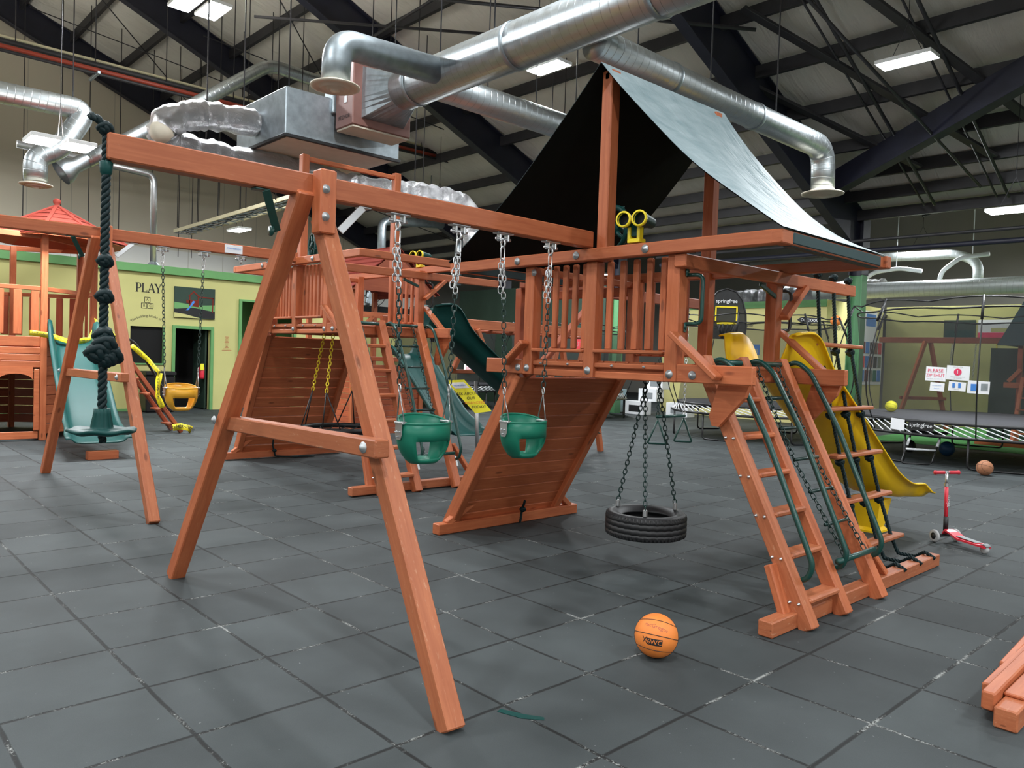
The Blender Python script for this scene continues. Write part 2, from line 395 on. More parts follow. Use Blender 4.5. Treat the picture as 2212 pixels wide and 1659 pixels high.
def text(mb, st, size, loc, right, up, align='CENTER', arc=0.):
    vs, fs = textmesh(st, size, align); loc = V(loc); right = V(right).normalized(); up = V(up).normalized(); n = right.cross(up)
    out = []
    for p in vs:
        x, y = p.x, p.y
        if arc: a_ = x / arc; rr_ = arc + y; x = rr_ * math.sin(a_); y = rr_ * math.cos(a_) - arc
        out.append(loc + right * x + up * y + n * .003)
    return mb.add(out, fs)
def arcpts(c, r, a0, a1, n, ex, ey):
    c = V(c); ex = V(ex); ey = V(ey)
    return [c + ex * r * math.cos(a0 + (a1 - a0) * i / n) + ey * r * math.sin(a0 + (a1 - a0) * i / n) for i in range(n + 1)]
def fillet(pts, r, n=5):
    pts = [V(p) for p in pts]; out = [pts[0]]
    for i in range(1, len(pts) - 1):
        a = (pts[i - 1] - pts[i]); b_ = (pts[i + 1] - pts[i]); k = min(r, a.length * .49, b_.length * .49)
        p0 = pts[i] + a.normalized() * k; p1 = pts[i] + b_.normalized() * k
        out += [(p0.lerp(pts[i], t)).lerp(pts[i].lerp(p1, t), t) for t in [j / n for j in range(n + 1)]]
    return out + [pts[-1]]

# ------------------------------------------------------------------ the hall
struct('floor', MB().add([(-9, -9, 0), (45, -9, 0), (45, 32, 0), (-9, 32, 0)], [[0, 1, 2, 3]]), 'floor', 'black rubber tile floor')
struct('floor_carpet', MB().box((19.0, -9, -.02), (26.5, 8.0, .008)), 'carpet', 'green turf carpet laid over the floor at the right side')
XV = 19.65; R1 = lambda x: 13.7 - .42 * x; R2 = lambda x: -2.75 + .417 * x
def roofm(x0, x1, f):
    mb = MB(); n = 1
    step = 1.33; xs = [x0]
    while xs[-1] + step < x1: xs.append(xs[-1] + step)
    xs.append(x1); vs = []; fs = []; ny = 42
    q = []
    for i in range(len(xs) - 1):
        for j in range(6): q.append((xs[i] + (xs[i + 1] - xs[i]) * j / 6, -.07 * math.sin(math.pi * j / 6)))
    q.append((x1, 0))
    for x, dz in q:
        for k in range(ny): vs.append((x, -9 + 41 * k / (ny - 1), f(x) + dz + .06))
    for i in range(len(q) - 1):
        for k in range(ny - 1): fs.append([i * ny + k, i * ny + k + 1, i * ny + ny + k + 1, i * ny + ny + k])
    return mb.add(vs, fs, None, True)
struct('ceiling_near', roofm(12.93 - 1.33 * 17, XV, R1), 'insul', 'white insulated roof slope over the playsets')
struct('ceiling_far', roofm(XV, XV + 1.33 * 19, R2), 'insul', 'white insulated roof slope beyond the columns')
for x in [12.93 + 1.33 * i for i in range(-16, 3)] + [16.8, 17.75, 18.55, 19.3]:
    struct('trim_purlin', MB().box((x - .05, -8.9, R1(x) - .27), (x + .05, 31.9, R1(x) - .02)), 'steelg', 'dark grey roof purlin')
for i in range(0, 17):
    x = 20.7 + 1.33 * i; struct('trim_purlin', MB().box((x - .05, -8.9, R2(x) - .27), (x + .05, 31.9, R2(x) - .02)), 'steelg', 'dark grey roof purlin')
def rafter(Y, x0, x1, f, dep, depe):
    mb = MB()
    zt = lambda x: f(x) - .02
    d = lambda x: dep if x < 18 or x > 21 else depe
    mb.prism([(x0, Y - .012, zt(x0)), (x1, Y - .012, zt(x1)), (x1, Y - .012, zt(x1) - dep), (x0, Y - .012, zt(x0) - dep)], (0, .024, 0))
    for o in (0, -dep): mb.beam((x0, Y, zt(x0) + o), (x1, Y, zt(x1) + o), .24, .025)
    for k in range(1, 9):
        x = x0 + (x1 - x0) * k / 9; mb.beam((x, Y, zt(x) - .01), (x, Y, zt(x) - dep), .12, .012, (0, 1, 0))
    return mb
for Y, dep in ((-1., 1.), (8.4, 1.05), (16.07, .85), (21.5, .75), (26.95, .85)):
    struct('trim_rafter', rafter(Y, -8.5, 19.5, R1, dep, dep), 'steel', 'deep navy steel roof rafter')
for Y in (-1., 4.6, 13.3, 21.5):
    struct('trim_rafter', rafter(Y, 19.7, 43, R2, .62, .62), 'steel', 'deep navy steel roof rafter beyond the columns')
for Y in (-1., 8.4, 16.07, 21.5):
    mb = MB(); 
    for o in (-.15, .15): mb.box((19.5 - .15, Y + o - .012, 0), (19.5 + .15, Y + o + .012, 4.0))
    mb.box((19.49, Y - .15, 0), (19.51, Y + .15, 4.0))
    mb.cur = 1
    for o in (-.15, .15): mb.box((19.5 - .2, Y + o - .012, 4.0), (19.5 + .2, Y + o + .012, 5.5))
    mb.box((19.48, Y - .15, 4.0), (19.52, Y + .15, 5.5))
    struct('trim_column', mb, ['colgreen', 'steel'], 'steel column painted green below and navy above')
# diagonal braces and thin tie rods under the roof
def brace(x0, y0, x1, y1, f, r=.04, dz=-.35):
    struct('trim_brace', MB().tube([(x0, y0, f(x0) + dz), (x1, y1, f(x1) + dz)], r, 8), 'steelg', 'dark diagonal roof brace')
def flat(x0, y0, x1, y1, w_, h_, dz, mt_='steelg'): struct('trim_brace', MB().beam((x0, y0, R1(x0) - dz), (x1, y1, R1(x1) - dz), w_, h_, (0, 0, 1)), mt_, 'dark diagonal roof brace')
flat(17.5, 8.3, 14.0, 1.4, .26, .5, .52, 'steel')
flat(12.6, 7.75, 17.6, 5.0, .2, .06, .3); flat(12.4, 6.05, 17.6, 3.8, .2, .06, .3); flat(14.4, 8.5, 17.6, 6.4, .2, .06, .3)
for y in (6.5, 5.05): struct('trim_brace', MB().tube([(10.5, y, R1(10.5) - .33), (18.9, y, R1(18.9) - .33)], .035, 8).tube([(10.5, y + .22, R1(10.5) - .31), (18.9, y + .22, R1(18.9) - .31)], .022, 8), 'steelg', 'pair of thin pipes running down the roof slope')
for a in ((5, 26, 10, 22), (10, 26, 5, 22), (8, 21, 13, 17), (13, 21, 8, 17), (13, 26, 18, 22)): brace(*a, R1, .015, -.45)
for a in ((20.5, 3, 27, 8), (21, 7.5, 28, 3), (24, 1, 30, 6)): brace(*a, R2, .03, -.4)
# walls
struct('wall_left', MB().box((-9, 27.2, 0), (20, 27.4, 17)), 'beige', 'tall beige clad gable wall')
struct('wall_far', MB().box((34, -9, 0), (34.2, 32, 14)), 'greywall', 'grey far wall')
struct('wall_farleft', MB().box((20, 31.5, 0), (34, 31.7, 14)), 'greywall', 'grey wall at far left')
struct('wall_right', MB().box((-9, -9.2, 0), (45, -9, 17)), 'greywall', 'grey wall behind on the right')
struct('wall_near', MB().box((-9.2, -9, 0), (-9, 32, 18)), 'greywall', 'grey wall behind the camera')
struct('trim_pilaster', MB().box((2.9, 26.6, 0), (3.6, 27.2, 9.8)), 'beige', 'beige pilaster of the gable wall')
struct('trim_girt', MB().box((6.4, 27.0, 4.15), (16, 27.19, 4.3)), 'foam', 'cream rail on the gable wall')
# the room with the word PLAY on its wall
Y0 = 20.6
mb = MB()
def wpiece(x0, x1, z0, z1): mb.add([(x0, Y0, z0), (x1, Y0, z0), (x1, Y0, z1), (x0, Y0, z1), (x0, Y0 + .15, z0), (x1, Y0 + .15, z0), (x1, Y0 + .15, z1), (x0, Y0 + .15, z1)], [[0, 1, 2, 3], [5, 4, 7, 6], [4, 0, 3, 7], [1, 5, 6, 2], [3, 2, 6, 7], [4, 5, 1, 0]])
ZT = 3.66
wpiece(-9, 6.2, 0, ZT); wpiece(6.2, 6.99, 0, 1.2); wpiece(6.2, 6.99, 2.13, ZT); wpiece(6.99, 7.27, 0, ZT); wpiece(7.27, 8.2, 2.13, ZT)
wpiece(8.2, 9.0, 0, ZT); wpiece(9.0, 10.6, 2.95, ZT); wpiece(10.6, 12.5, 0, ZT)
struct('wall_play', mb, 'olive', 'olive green wall of the play room')
struct('wall_play_side', MB().box((12.5, 20.6, 0), (12.65, 27.1, 3.66)), 'olive', 'end wall of the play room')
struct('ceiling_play', MB().box((-9, 20.75, 3.5), (12.5, 27.1, 3.6)), 'black', 'lid of the play room')  # unseen slab added to keep light out of the room
mb = MB(); mb.box((-9, 20.5, 3.48), (12.6, 20.6, 3.68)); struct('trim_1', mb, 'greenpaint', 'green cap band on the play room wall')
struct('baseboard_left', MB().box((-9, 20.575, 0), (7.2, 20.6, .07)), 'greenpaint', 'green baseboard')
mb = MB(); d1 = struct('door_1', mb.box((7.2, 20.55, 0), (7.28, 20.62, 2.2)).box((8.19, 20.55, 0), (8.27, 20.62, 2.2)).box((7.281, 20.55, 2.12), (8.189, 20.62, 2.2)), 'greenpaint', 'green framed doorway into a dark room')
struct('door_leaf', MB().box((8.12, 20.76, .02), (8.17, 21.6, 2.1)), 'dkgreen', None, d1)
mb = MB(); struct('door_2', mb.box((8.95, 20.55, 0), (9.03, 20.62, 3.0)).box((9.031, 20.55, 2.94), (10.569, 20.62, 3.0)).box((10.57, 20.55, 0), (10.65, 20.62, 3.0)), 'greenpaint', 'green framed tall opening')
w1 = struct('window_1', MB().box((6.18, 20.57, 1.17), (7.02, 20.62, 1.21)).box((6.97, 20.57, 1.2), (7.02, 20.62, 2.15)), 'greenpaint', 'dark window opening in the play room wall')
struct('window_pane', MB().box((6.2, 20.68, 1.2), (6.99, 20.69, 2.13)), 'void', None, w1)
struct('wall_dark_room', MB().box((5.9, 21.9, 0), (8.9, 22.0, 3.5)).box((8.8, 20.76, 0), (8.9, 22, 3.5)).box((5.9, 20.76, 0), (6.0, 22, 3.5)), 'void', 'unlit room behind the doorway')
struct('wall_lit_room', MB().box((8.9, 22.6, 0), (12.4, 22.7, 3.5)), 'greenpaint', 'green wall seen through the tall opening')
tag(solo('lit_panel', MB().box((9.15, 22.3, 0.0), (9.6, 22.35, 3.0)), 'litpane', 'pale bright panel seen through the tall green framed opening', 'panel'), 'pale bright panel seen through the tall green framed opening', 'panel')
t = thing('wooden_counter', (9.9, 21.3, 0), 'orange brown wooden counter behind the big playset ramp', 'counter')
part('cabinet', MB().box((9.2, 21.2, 0), (10.5, 21.6, 1.05)), 'wood', t); part('countertop', MB().box((9.1, 21.1, 1.05), (10.55, 21.65, 1.12)), 'wood2', t)
t = thing('framed_notice', (9.45, 21.18, .55), 'small framed white notice on the wooden counter front', 'notice')
part('frame', MB().box((9.3, 21.17, .5), (9.62, 21.195, .98)), 'black', t); part('sheet', MB().box((9.33, 21.16, .53), (9.59, 21.172, .95)), 'paper', t)
mb = MB()
for k in range(7): mb.box((9.37, 21.157, .6 + k * .045), (9.55, 21.161, .612 + k * .045), .001)
part('lettering', mb, 'greyink', t)
# writing on the wall
mb = MB(); yw = Y0 - .004
def stroke(x0, z0, x1, z1, w_): 
    d = V((x1 - x0, 0, z1 - z0)).normalized(); n_ = V((-d.z, 0, d.x)) * w_ / 2; a = V((x0, yw, z0)); b_ = V((x1, yw, z1)); mb.prism([a - n_, b_ - n_, b_ + n_, a + n_], (0, .003, 0))
zb_, zt_ = 2.985, 3.215
for x0 in (6.335, 6.475):                                              # stems with serifs of P and L
    stroke(x0, zb_, x0, zt_, .034); stroke(x0 - .034, zb_ + .006, x0 + .036, zb_ + .006, .012); stroke(x0 - .034, zt_ - .006, x0 + .036, zt_ - .006, .012)
for k in range(8):
    a0 = 1.5708 - k * .3927; a1 = a0 - .3927; f = lambda a: (6.375 + .05 * math.cos(a), 3.145 + .063 * math.sin(a)); p0 = f(a0); p1 = f(a1); stroke(p0[0], p0[1], p1[0], p1[1], .014 + .016 * math.cos((a0 + a1) / 2))
stroke(6.335, 3.208, 6.38, 3.208, .013); stroke(6.335, 3.082, 6.38, 3.082, .013)
stroke(6.475, zb_ + .008, 6.575, zb_ + .008, .015); stroke(6.571, zb_, 6.571, zb_ + .06, .012)
stroke(6.605, zb_, 6.675, zt_, .016); stroke(6.675, zt_, 6.75, zb_, .034); stroke(6.635, 3.06, 6.72, 3.06, .013); stroke(6.58, zb_ + .006, 6.635, zb_ + .006, .012); stroke(6.715, zb_ + .006, 6.785, zb_ + .006, .012)
stroke(6.845, zb_, 6.845, 3.09, .034); stroke(6.845, 3.085, 6.775, zt_, .032); stroke(6.845, 3.085, 6.905, zt_, .015); stroke(6.745, zt_ - .006, 6.81, zt_ - .006, .012); stroke(6.88, zt_ - .006, 6.93, zt_ - .006, .012); stroke(6.81, zb_ + .006, 6.88, zb_ + .006, .012)
struct('trim_play_lettering', mb, 'ink', 'black word PLAY painted on the olive wall')
mb = MB(); text(mb, 'The building blocks of life', .088, (6.62, Y0 - .002, 2.40), (1, 0, 0), (0, 0, 1), 'CENTER', .62); struct('trim_motto_lettering', mb, 'ink', 'arched small motto painted under the word PLAY')
mb = MB()
for bx, bz, ch in ((6.585, 2.80, 'A'), (6.51, 2.65, 'B'), (6.66, 2.65, 'C')):
    for a, b_, c_, d_ in ((-.07, -.07, .07, -.058), (-.07, .058, .07, .07), (-.07, -.07, -.058, .07), (.058, -.07, .07, .07)):
        mb.box((bx + a, Y0 - .006, bz + b_), (bx + c_, Y0 - .001, bz + d_), .001)
    text(mb, ch, .09, (bx, Y0 - .002, bz), (1, 0, 0), (0, 0, 1))
struct('trim_blocks_drawing', mb, 'ink', 'three lettered toy blocks drawn on the olive wall')
mb = MB()
for k, wd in enumerate((.1, .07, .09, .08, .12, .1, .08, .06, .1, .2, .26)): mb.box((8.64 - wd / 2, Y0 - .006, 1.95 - k * .036), (8.64 + wd / 2, Y0 - .001, 1.962 - k * .036), .001)
struct('trim_red_lettering', mb, 'redink', 'small block of dull red lettering on the olive wall')
# framed picture of a playset
t = thing('wall_picture', (7.75, Y0, 2.41), 'large colour picture of a red playset with blue slide on olive wall', 'picture')
def quad(pts, y): return MB().prism([(x, y, z) for x, z in pts], (0, -.002, 0))
part('panel', MB().box((7.23, Y0 - .045, 2.4), (8.28, Y0 - .002, 3.2)), 'dkgreen', t)
yy = Y0 - .046
part('printed_ground', quad([(7.23, 2.62), (7.7, 2.68), (8.28, 2.6), (8.28, 2.42), (8.0, 2.42), (7.4, 2.5), (7.23, 2.52)], yy - .001), 'black', t)
part('printed_grass', quad([(7.23, 2.41), (7.9, 2.41), (7.5, 2.5), (7.23, 2.53)], yy - .003), 'olive', t)
part('printed_lawn', quad([(7.23, 2.63), (8.28, 2.61), (8.28, 2.78), (7.8, 2.74), (7.23, 2.8)], yy), 'greenpaint', t)
mb = MB()
for q in ([(7.58, 2.98), (7.72, 3.12), (7.87, 2.98), (7.84, 2.97), (7.72, 3.07), (7.6, 2.96)], [(7.6, 2.72), (7.85, 2.70), (7.85, 2.97), (7.82, 2.97), (7.82, 2.88), (7.63, 2.88), (7.63, 2.97), (7.6, 2.97)], [(7.85, 2.95), (8.24, 2.94), (8.24, 2.97), (7.85, 2.98)], [(8.2, 2.58), (8.23, 2.58), (8.24, 2.96), (8.21, 2.96)], [(7.53, 2.8), (7.62, 2.78), (7.62, 2.86), (7.53, 2.88)]): mb.prism([(x, yy - .004, z) for x, z in q], (0, -.002, 0))
part('printed_playset', mb, 'red', t); part('printed_slide', quad([(7.51, 2.6), (7.58, 2.6), (7.76, 2.84), (7.7, 2.86), (7.6, 2.68)], yy - .006), 'blueink', t)
# extinguisher, bin beside the doorway
t = thing('fire_extinguisher', (8.02, 20.66, 1.02), 'fire extinguisher hanging inside the dark doorway', 'extinguisher')
part('cylinder', MB().lathe([(.0, 0), (.06, .01), (.065, .05), (.065, .3), (.03, .36), (.0, .36)], (8.02, 20.68, .82)), 'redplastic', t)
part('tag', MB().box((7.95, 20.6, 1.05), (8.04, 20.61, 1.22)), 'signyellow', t); part('valve', MB().box((7.99, 20.65, 1.18), (8.06, 20.71, 1.24)), 'black', t)
t = thing('storage_bin', (6.75, 20.3, 0), 'dark plastic bin standing below the dark window', 'bin')
part('body', MB().box((6.42, 20.05, 0), (7.12, 20.5, .92), .03), 'blackmetal', t); part('lid', MB().box((6.4, 20.02, .92), (7.14, 20.52, 1.02), .02), 'black', t)
# partition with black band further along, seen between the two playsets
struct('wall_partition', MB().box((12.7, 24.0, 0), (20.2, 24.1, 3.1)), 'olive', 'olive partition wall behind the second playset'); struct('trim_2', MB().box((12.7, 23.96, 3.1), (20.2, 24.12, 3.36)), 'black', 'black band on the partition wall')
struct('wall_dark_screen', MB().box((19.3, 16.4, 0), (19.4, 23.9, 4.2)), 'dkgreen', 'dark green screen wall behind the trampolines')
# room at the right with SWINGSPORT on it
struct('wall_sport', MB().box((21.9, 10.3, 0), (22.05, 16.0, 3.45)).box((21.9, 10.28, 0), (25.9, 10.43, 3.66)), 'yellowwall', 'pale yellow wall of the sport room')
struct('trim_3', MB().box((21.87, 10.29, 3.45), (22.06, 16, 3.66)), 'greenpaint', 'green cap band on the sport room')
struct('wall_olive_right', MB().box((26.5, -9, 0), (26.65, 10.43, 3.75)), 'olive', 'olive wall behind the big trampoline')
struct('ceiling_sport', MB().box((22, 10.4, 3.4), (34, 16, 3.5)), 'black', 'lid of the sport room')
mb = MB(); text(mb, 'SWINGSPORT', .21, (22.6, 10.278, 2.86), (1, 0, 0), (0, 0, 1)); struct('trim_sport_lettering', mb, 'ink', 'black lettering on the pale yellow sport room wall')
mb = MB(); text(mb, 'children believe they are capable', .15, (21.897, 13.6, 2.92), (0, -1, 0), (0, 0, 1)); struct('trim_small_lettering', mb, 'ink', 'small line of lettering on the yellow wall behind the yellow slide')
def wallpic(name, P0, right, wd, ht, cols, label):
    # a panel whose printed areas are thin layered pieces; P0 lower left corner
    P0 = V(P0); right = V(right); n = right.cross(V((0, 0, 1)))
    t = thing(name, P0, label, 'picture')
    def q(a, b_, c_, d_, k): 
        f = lambda x, z: P0 + right * x * wd + V((0, 0, z * ht)) + n * k
        return MB().prism([f(a, b_), f(c_, b_), f(c_, d_), f(a, d_)], n * .004)
    part('panel', q(0, 0, 1, 1, .01), cols[0], t)
    for i, (nm, a, b_, c_, d_, mt_) in enumerate(cols[1:]): part(nm, q(a, b_, c_, d_, .015 + i * .003), mt_, t)
wallpic('wall_picture', (21.9, 12.9, 2.02), (0, -1, 0), .55, .31, ['blueink', ('printed_house', .1, .05, .9, .55, 'galv'), ('printed_window', .2, .1, .4, .4, 'paper')], 'small blue picture of a house on yellow wall behind yellow slide')
wallpic('wall_picture', (21.9, 11.43, 1.92), (0, -1, 0), .85, .63, ['blueink', ('printed_wall', .3, 0, .95, .5, 'galv'), ('printed_hedge', 0, 0, .35, .35, 'dkgreen'), ('printed_slide', .45, .3, .75, .62, 'teal')], 'picture of a teal slide under blue sky on yellow wall')
wallpic('wall_picture', (24.45, 10.27, 2.56), (1, 0, 0), .9, .95, ['paper', ('printed_sky', .1, .5, .9, .9, 'blueink')], 'white poster beside the swatch board on yellow wall')
wallpic('wall_picture', (26.5, 8.66, 2.68), (0, -1, 0), .9, .62, ['dkgreen', ('printed_hedge', .05, .05, .95, .5, 'teal')], 'dark green leafy picture high on the olive wall')
wallpic('wall_picture', (26.5, 7.7, 2.68), (0, -1, 0), 1.0, .62, ['paper', ('printed_field', .35, .4, 1, .6, 'olive'), ('printed_flowers', .0, .0, .9, .38, 'pink')], 'picture with red flowers high on the olive wall')
t = thing('swatch_board', (25.1, 10.28, 1.3), 'board of coloured swatches on the yellow wall behind the column', 'swatch board')
part('board', MB().box((24.2, 10.25, 1.2), (25.85, 10.279, 2.6)), 'paper', t)
cs = ['blueink', 'red', 'galv', 'greenplastic', 'blueink', 'redplastic', 'blueink', 'brown', 'black', 'galv', 'red', 'blueink', 'black', 'brown', 'redplastic']
for i in range(15): part('swatch', MB().box((24.27 + (i % 5) * .31, 10.235, 1.3 + (i // 5) * .44), (24.52 + (i % 5) * .31, 10.25, 1.66 + (i // 5) * .44)), cs[i], t)

# ------------------------------------------------------------------ lamps
def lamp(x, y, z, label, twin=False, roof=R1, L=.85, up=False):
    t = thing('ceiling_lamp', (x, y, z), label, 'lamp', 'LED panel lamps under the roof')
    for dx in ((-.25, .25) if twin else (0,)):
        part('housing', MB().box((x + dx - .2, y - L / 2, z), (x + dx + .2, y + L / 2, z + .06)), 'white', t)
        if up or twin or x < 4: part('uplight', MB().add([(x + dx - .16, y - L / 2 + .03, z + .064), (x + dx + .16, y - L / 2 + .03, z + .064), (x + dx + .16, y + L / 2 - .03, z + .064), (x + dx - .16, y + L / 2 - .03, z + .064)], [[0, 1, 2, 3]]), 'uplight', t)
        part('panel', MB().add([(x + dx - .18, y - L / 2 + .02, z - .004), (x + dx - .18, y + L / 2 - .02, z - .004), (x + dx + .18, y + L / 2 - .02, z - .004), (x + dx + .18, y - L / 2 + .02, z - .004)], [[0, 1, 2, 3]]), 'led', t)
    for s_ in (-1, 1): part('cable', MB().tube([(x, y + s_ * L * .3, z + .06), (x, y, z + .6), (x, y, roof(x) - .1)], .006, 5), 'steelg', t)
lamp(5.6, 14.9, 8.0, 'twin LED lamp at the upper left, above the grey plenum box', True)
lamp(3.08, 13.8, 4.73, 'twin LED lamp in front of the left galvanised elbow duct', True, R1, .6)
lamp(10.55, 10.6, 7.18, 'LED lamp just below the thick spiral duct')
lamp(13.0, 5.0, 6.58, 'LED lamp high at the right, between dark purlins')
lamp(16.1, 4.2, 4.60, 'LED lamp cut by the right edge of the photo')
lamp(23.9, 8.5, 5.25, 'small LED lamp over the far right ducts', False, R2)
lamp(9.6, 22.2, 5.1, 'LED lamp hanging under the cable tray at left')
lamp(13.6, 17.9, 6.0, 'tiny bright LED lamp at the edge of the dark tarp')
for i, (x, y, z) in enumerate(((1.5, 22.5, 7.2), (-3, 21, 7.5), (0.5, 25.5, 5.6), (0, 8.5, 8.2), (1, 1, 8.2), (6, -3, 7.6), (-4, 4, 8.6), (-3, 15, 8.4), (10.5, -2, 6.6), (14, 12, 6.2), (17, -3, 5.2), (5.4, 7.8, 8.3), (17, 16, 5.0))):  # unseen lamps added to light the near floor, left wall and ceiling
    lamp(x, y, z, 'LED lamp under the roof outside the picture')
for i, (x, y, z) in enumerate(((-4, -4, 5.2), (1, -5, 5.0), (-6, 1, 5.4), (5, -6, 4.8), (-5, 9, 5.6), (-6.5, -6, 5))):  # unseen lamps added as frontal fill on the wood
    lamp(x, y, z, 'LED lamp hung low behind the photographer')
lamp(25, 2, 5.3, 'LED lamp over the green carpet outside the picture', False, R2); lamp(29.5, 4.5, 6.3, 'LED lamp by the far grey wall outside the picture', False, R2); lamp(30.5, 0, 6.3, 'LED lamp by the far grey wall outside the picture', False, R2); lamp(26, 12.5, 5.6, 'LED lamp over the sport room', False, R2); lamp(23, 20, 5.0, 'LED lamp beyond the far columns', False, R2)  # lamps added to brighten the far and back walls

# ------------------------------------------------------------------ ducts and pipes
def bend(pts, r, n=6): return fillet(pts, r, n)
def ductp(name, pts, r, label, mt_='duct', n=28, rb=.6):
    return solo(name, MB().tube(bend(pts, rb), r, n), mt_, label, 'duct')
XM, ZM = 7.0, 5.76
t = thing('spiral_duct', (XM, 6, ZM), 'very thick spiral galvanised duct running across the top', 'duct')
part('pipe', MB().tube([(XM, 10.26, ZM), (XM, -3.5, ZM)], .303, 40), 'duct', t)
for y in (9.8, 7.6, 5.3, 3.0): part('joint_band', MB().lathe([(.306, 0), (.318, .015), (.318, .07), (.306, .085)], (XM, y, ZM), (0, 1, 0), 40), 'galv', t)
def sqring(n, hw, y):
    out = []
    for k in range(n):
        q = 2 * math.pi * k / n; c_, s_ = math.cos(q), math.sin(q); mx_ = max(abs(c_), abs(s_)); out.append(V((XM + hw * c_ / mx_, y, ZM + hw * s_ / mx_)))
    return out
def cring(n, r, y): return [V((XM + r * math.cos(2 * math.pi * k / n), y, ZM + r * math.sin(2 * math.pi * k / n))) for k in range(n)]
part('transition', MB().loft([sqring(32, .4, 10.77), cring(32, .303, 10.2)], True, False), 'galv', t)
def diffuser(t, x, y, z, R_):
    part('diffuser', MB().lathe([(R_ * .5, .1), (R_ * .62, .03), (R_, .0), (R_, -.015), (R_ * .85, -.03), (R_ * .8, 0), (R_ * .62, -.01), (R_ * .6, -.05), (R_ * .5, -.03), (R_ * .36, -.02), (R_ * .34, -.06), (R_ * .2, -.04), (R_ * .18, -.07), (0, -.08)], (x, y, z), (0, 0, 1), 36), 'cream', t)
t = thing('branch_duct', (5.2, 9.07, 5.2), 'short branch duct with elbow and round diffuser left of the thick duct', 'duct')
part('pipe', MB().tube(bend([(XM - .25, 9.07, 5.72), (5.18, 9.07, 5.65), (5.155, 9.07, 5.13)], .36, 10), .187, 28), 'galv', t); diffuser(t, 5.155, 9.07, 5.08, .317)
t = thing('branch_duct', (10.5, 6.5, 5.56), 'long branch duct slanting to the right behind the tarp with a diffuser at its end', 'duct')
part('pipe', MB().tube(bend([(XM + .25, 6.5, 5.56), (13.4, 6.5, 5.56), (13.45, 6.5, 4.82)], .4, 10), .2, 28), 'duct', t); diffuser(t, 13.45, 6.5, 4.77, .36)
for x in (8.8, 11.0): part('joint_band', MB().lathe([(.203, 0), (.212, .015), (.212, .06), (.203, .075)], (x, 6.5, 5.56), (1, 0, 0), 28), 'galv', t)
t = thing('branch_duct', (9, 9.72, 5.81), 'bright branch duct running right from under the thick duct', 'duct')
part('pipe', MB().tube(bend([(XM + .2, 9.72, 5.8), (11.5, 9.72, 5.8), (11.55, 9.72, 5.15)], .36), .223, 28), 'duct', t); diffuser(t, 11.55, 9.72, 5.07, .36)
t = thing('unit_heater', (7, 11, 5.2), 'brown boxed unit heater at the end of the thick duct', 'heater')
part('cabinet', MB().box((6.44, 10.77, 5.23), (7.54, 11.3, 6.26), .015), 'brown', t); part('base_tray', MB().box((6.46, 10.79, 5.2), (7.52, 11.28, 5.23)), 'cream', t)
mb = MB(); text(mb, 'REZNOR', .088, (6.438, 11.02, 5.38), (0, -1, 0), (0, 0, 1)); part('lettering', mb, 'ink', t)
part('label_plate', MB().box((6.434, 10.96, 5.6), (6.44, 11.03, 5.71)), 'paper', t)
t = thing('plenum_box', (6.7, 12.2, 5), 'large grey sheet metal plenum box beside the brown heater', 'plenum')
part('box', MB().box((5.62, 11.38, 5.01), (7.74, 13.18, 5.75), .015), 'galv', t); part('inlet_collar', MB().box((6.4, 11.32, 5.5), (7.35, 11.6, 6.15), .015), 'galv', t)
part('bottom_panel', MB().box((5.7, 11.46, 4.99), (7.67, 13.1, 5.01)), 'cream', t); part('angle_frame', MB().box((5.6, 11.35, 4.97), (7.76, 11.41, 5.02)).box((5.6, 11.38, 4.97), (5.66, 13.18, 5.02)), 'black', t)  # cream sheet paints the yellow reflection on the box underside
# crinkled foil ducts
def wobble(pts, r, amp=.035, k=3):
    q = []; rs = []
    P_ = fillet(pts, .6 if r > .25 else .43, 8)
    out = []
    for i in range(len(P_) - 1):
        n_ = max(1, int((P_[i + 1] - P_[i]).length / .09)); out += [P_[i].lerp(P_[i + 1], j / n_) for j in range(n_)]
    out.append(P_[-1]); rnd = random.Random(3)
    return out, [r + rnd.uniform(-amp, amp) - (.05 if i % 22 == 0 else 0) for i in range(len(out))]
p, r = wobble([(5.64, 12.38, 5.36), (4.6, 12.38, 5.28), (4.12, 12.46, 5.03), (4.25, 12.6, 4.77), (4.9, 12.67, 4.78), (6.2, 12.67, 4.78), (7.9, 12.67, 4.71), (9.8, 12.67, 4.89), (10.5, 12.67, 4.71), (10.6, 12.67, 3.77)], .223, .025)
t = thing('foil_duct', (6, 12.6, 4.8), 'crumpled silver foil duct curling below the grey plenum box', 'duct')
part('sleeve', MB().tube(p, r, 24), 'foil', t); part('torn_lining', MB().sphere((4.13, 12.42, 4.9), .2, 14, (.9, .9, .9)), 'cream', t)
p, r = wobble([(25, 16.2, 3.75), (25.0, 12.5, 3.9), (25.2, 10.0, 4.0)], .3); solo('foil_duct', MB().tube([V((q.x, q.y, q.z + .25)) for q in p], r, 20), 'foil', 'silver foil duct above the basketball hoop trampoline', 'duct')
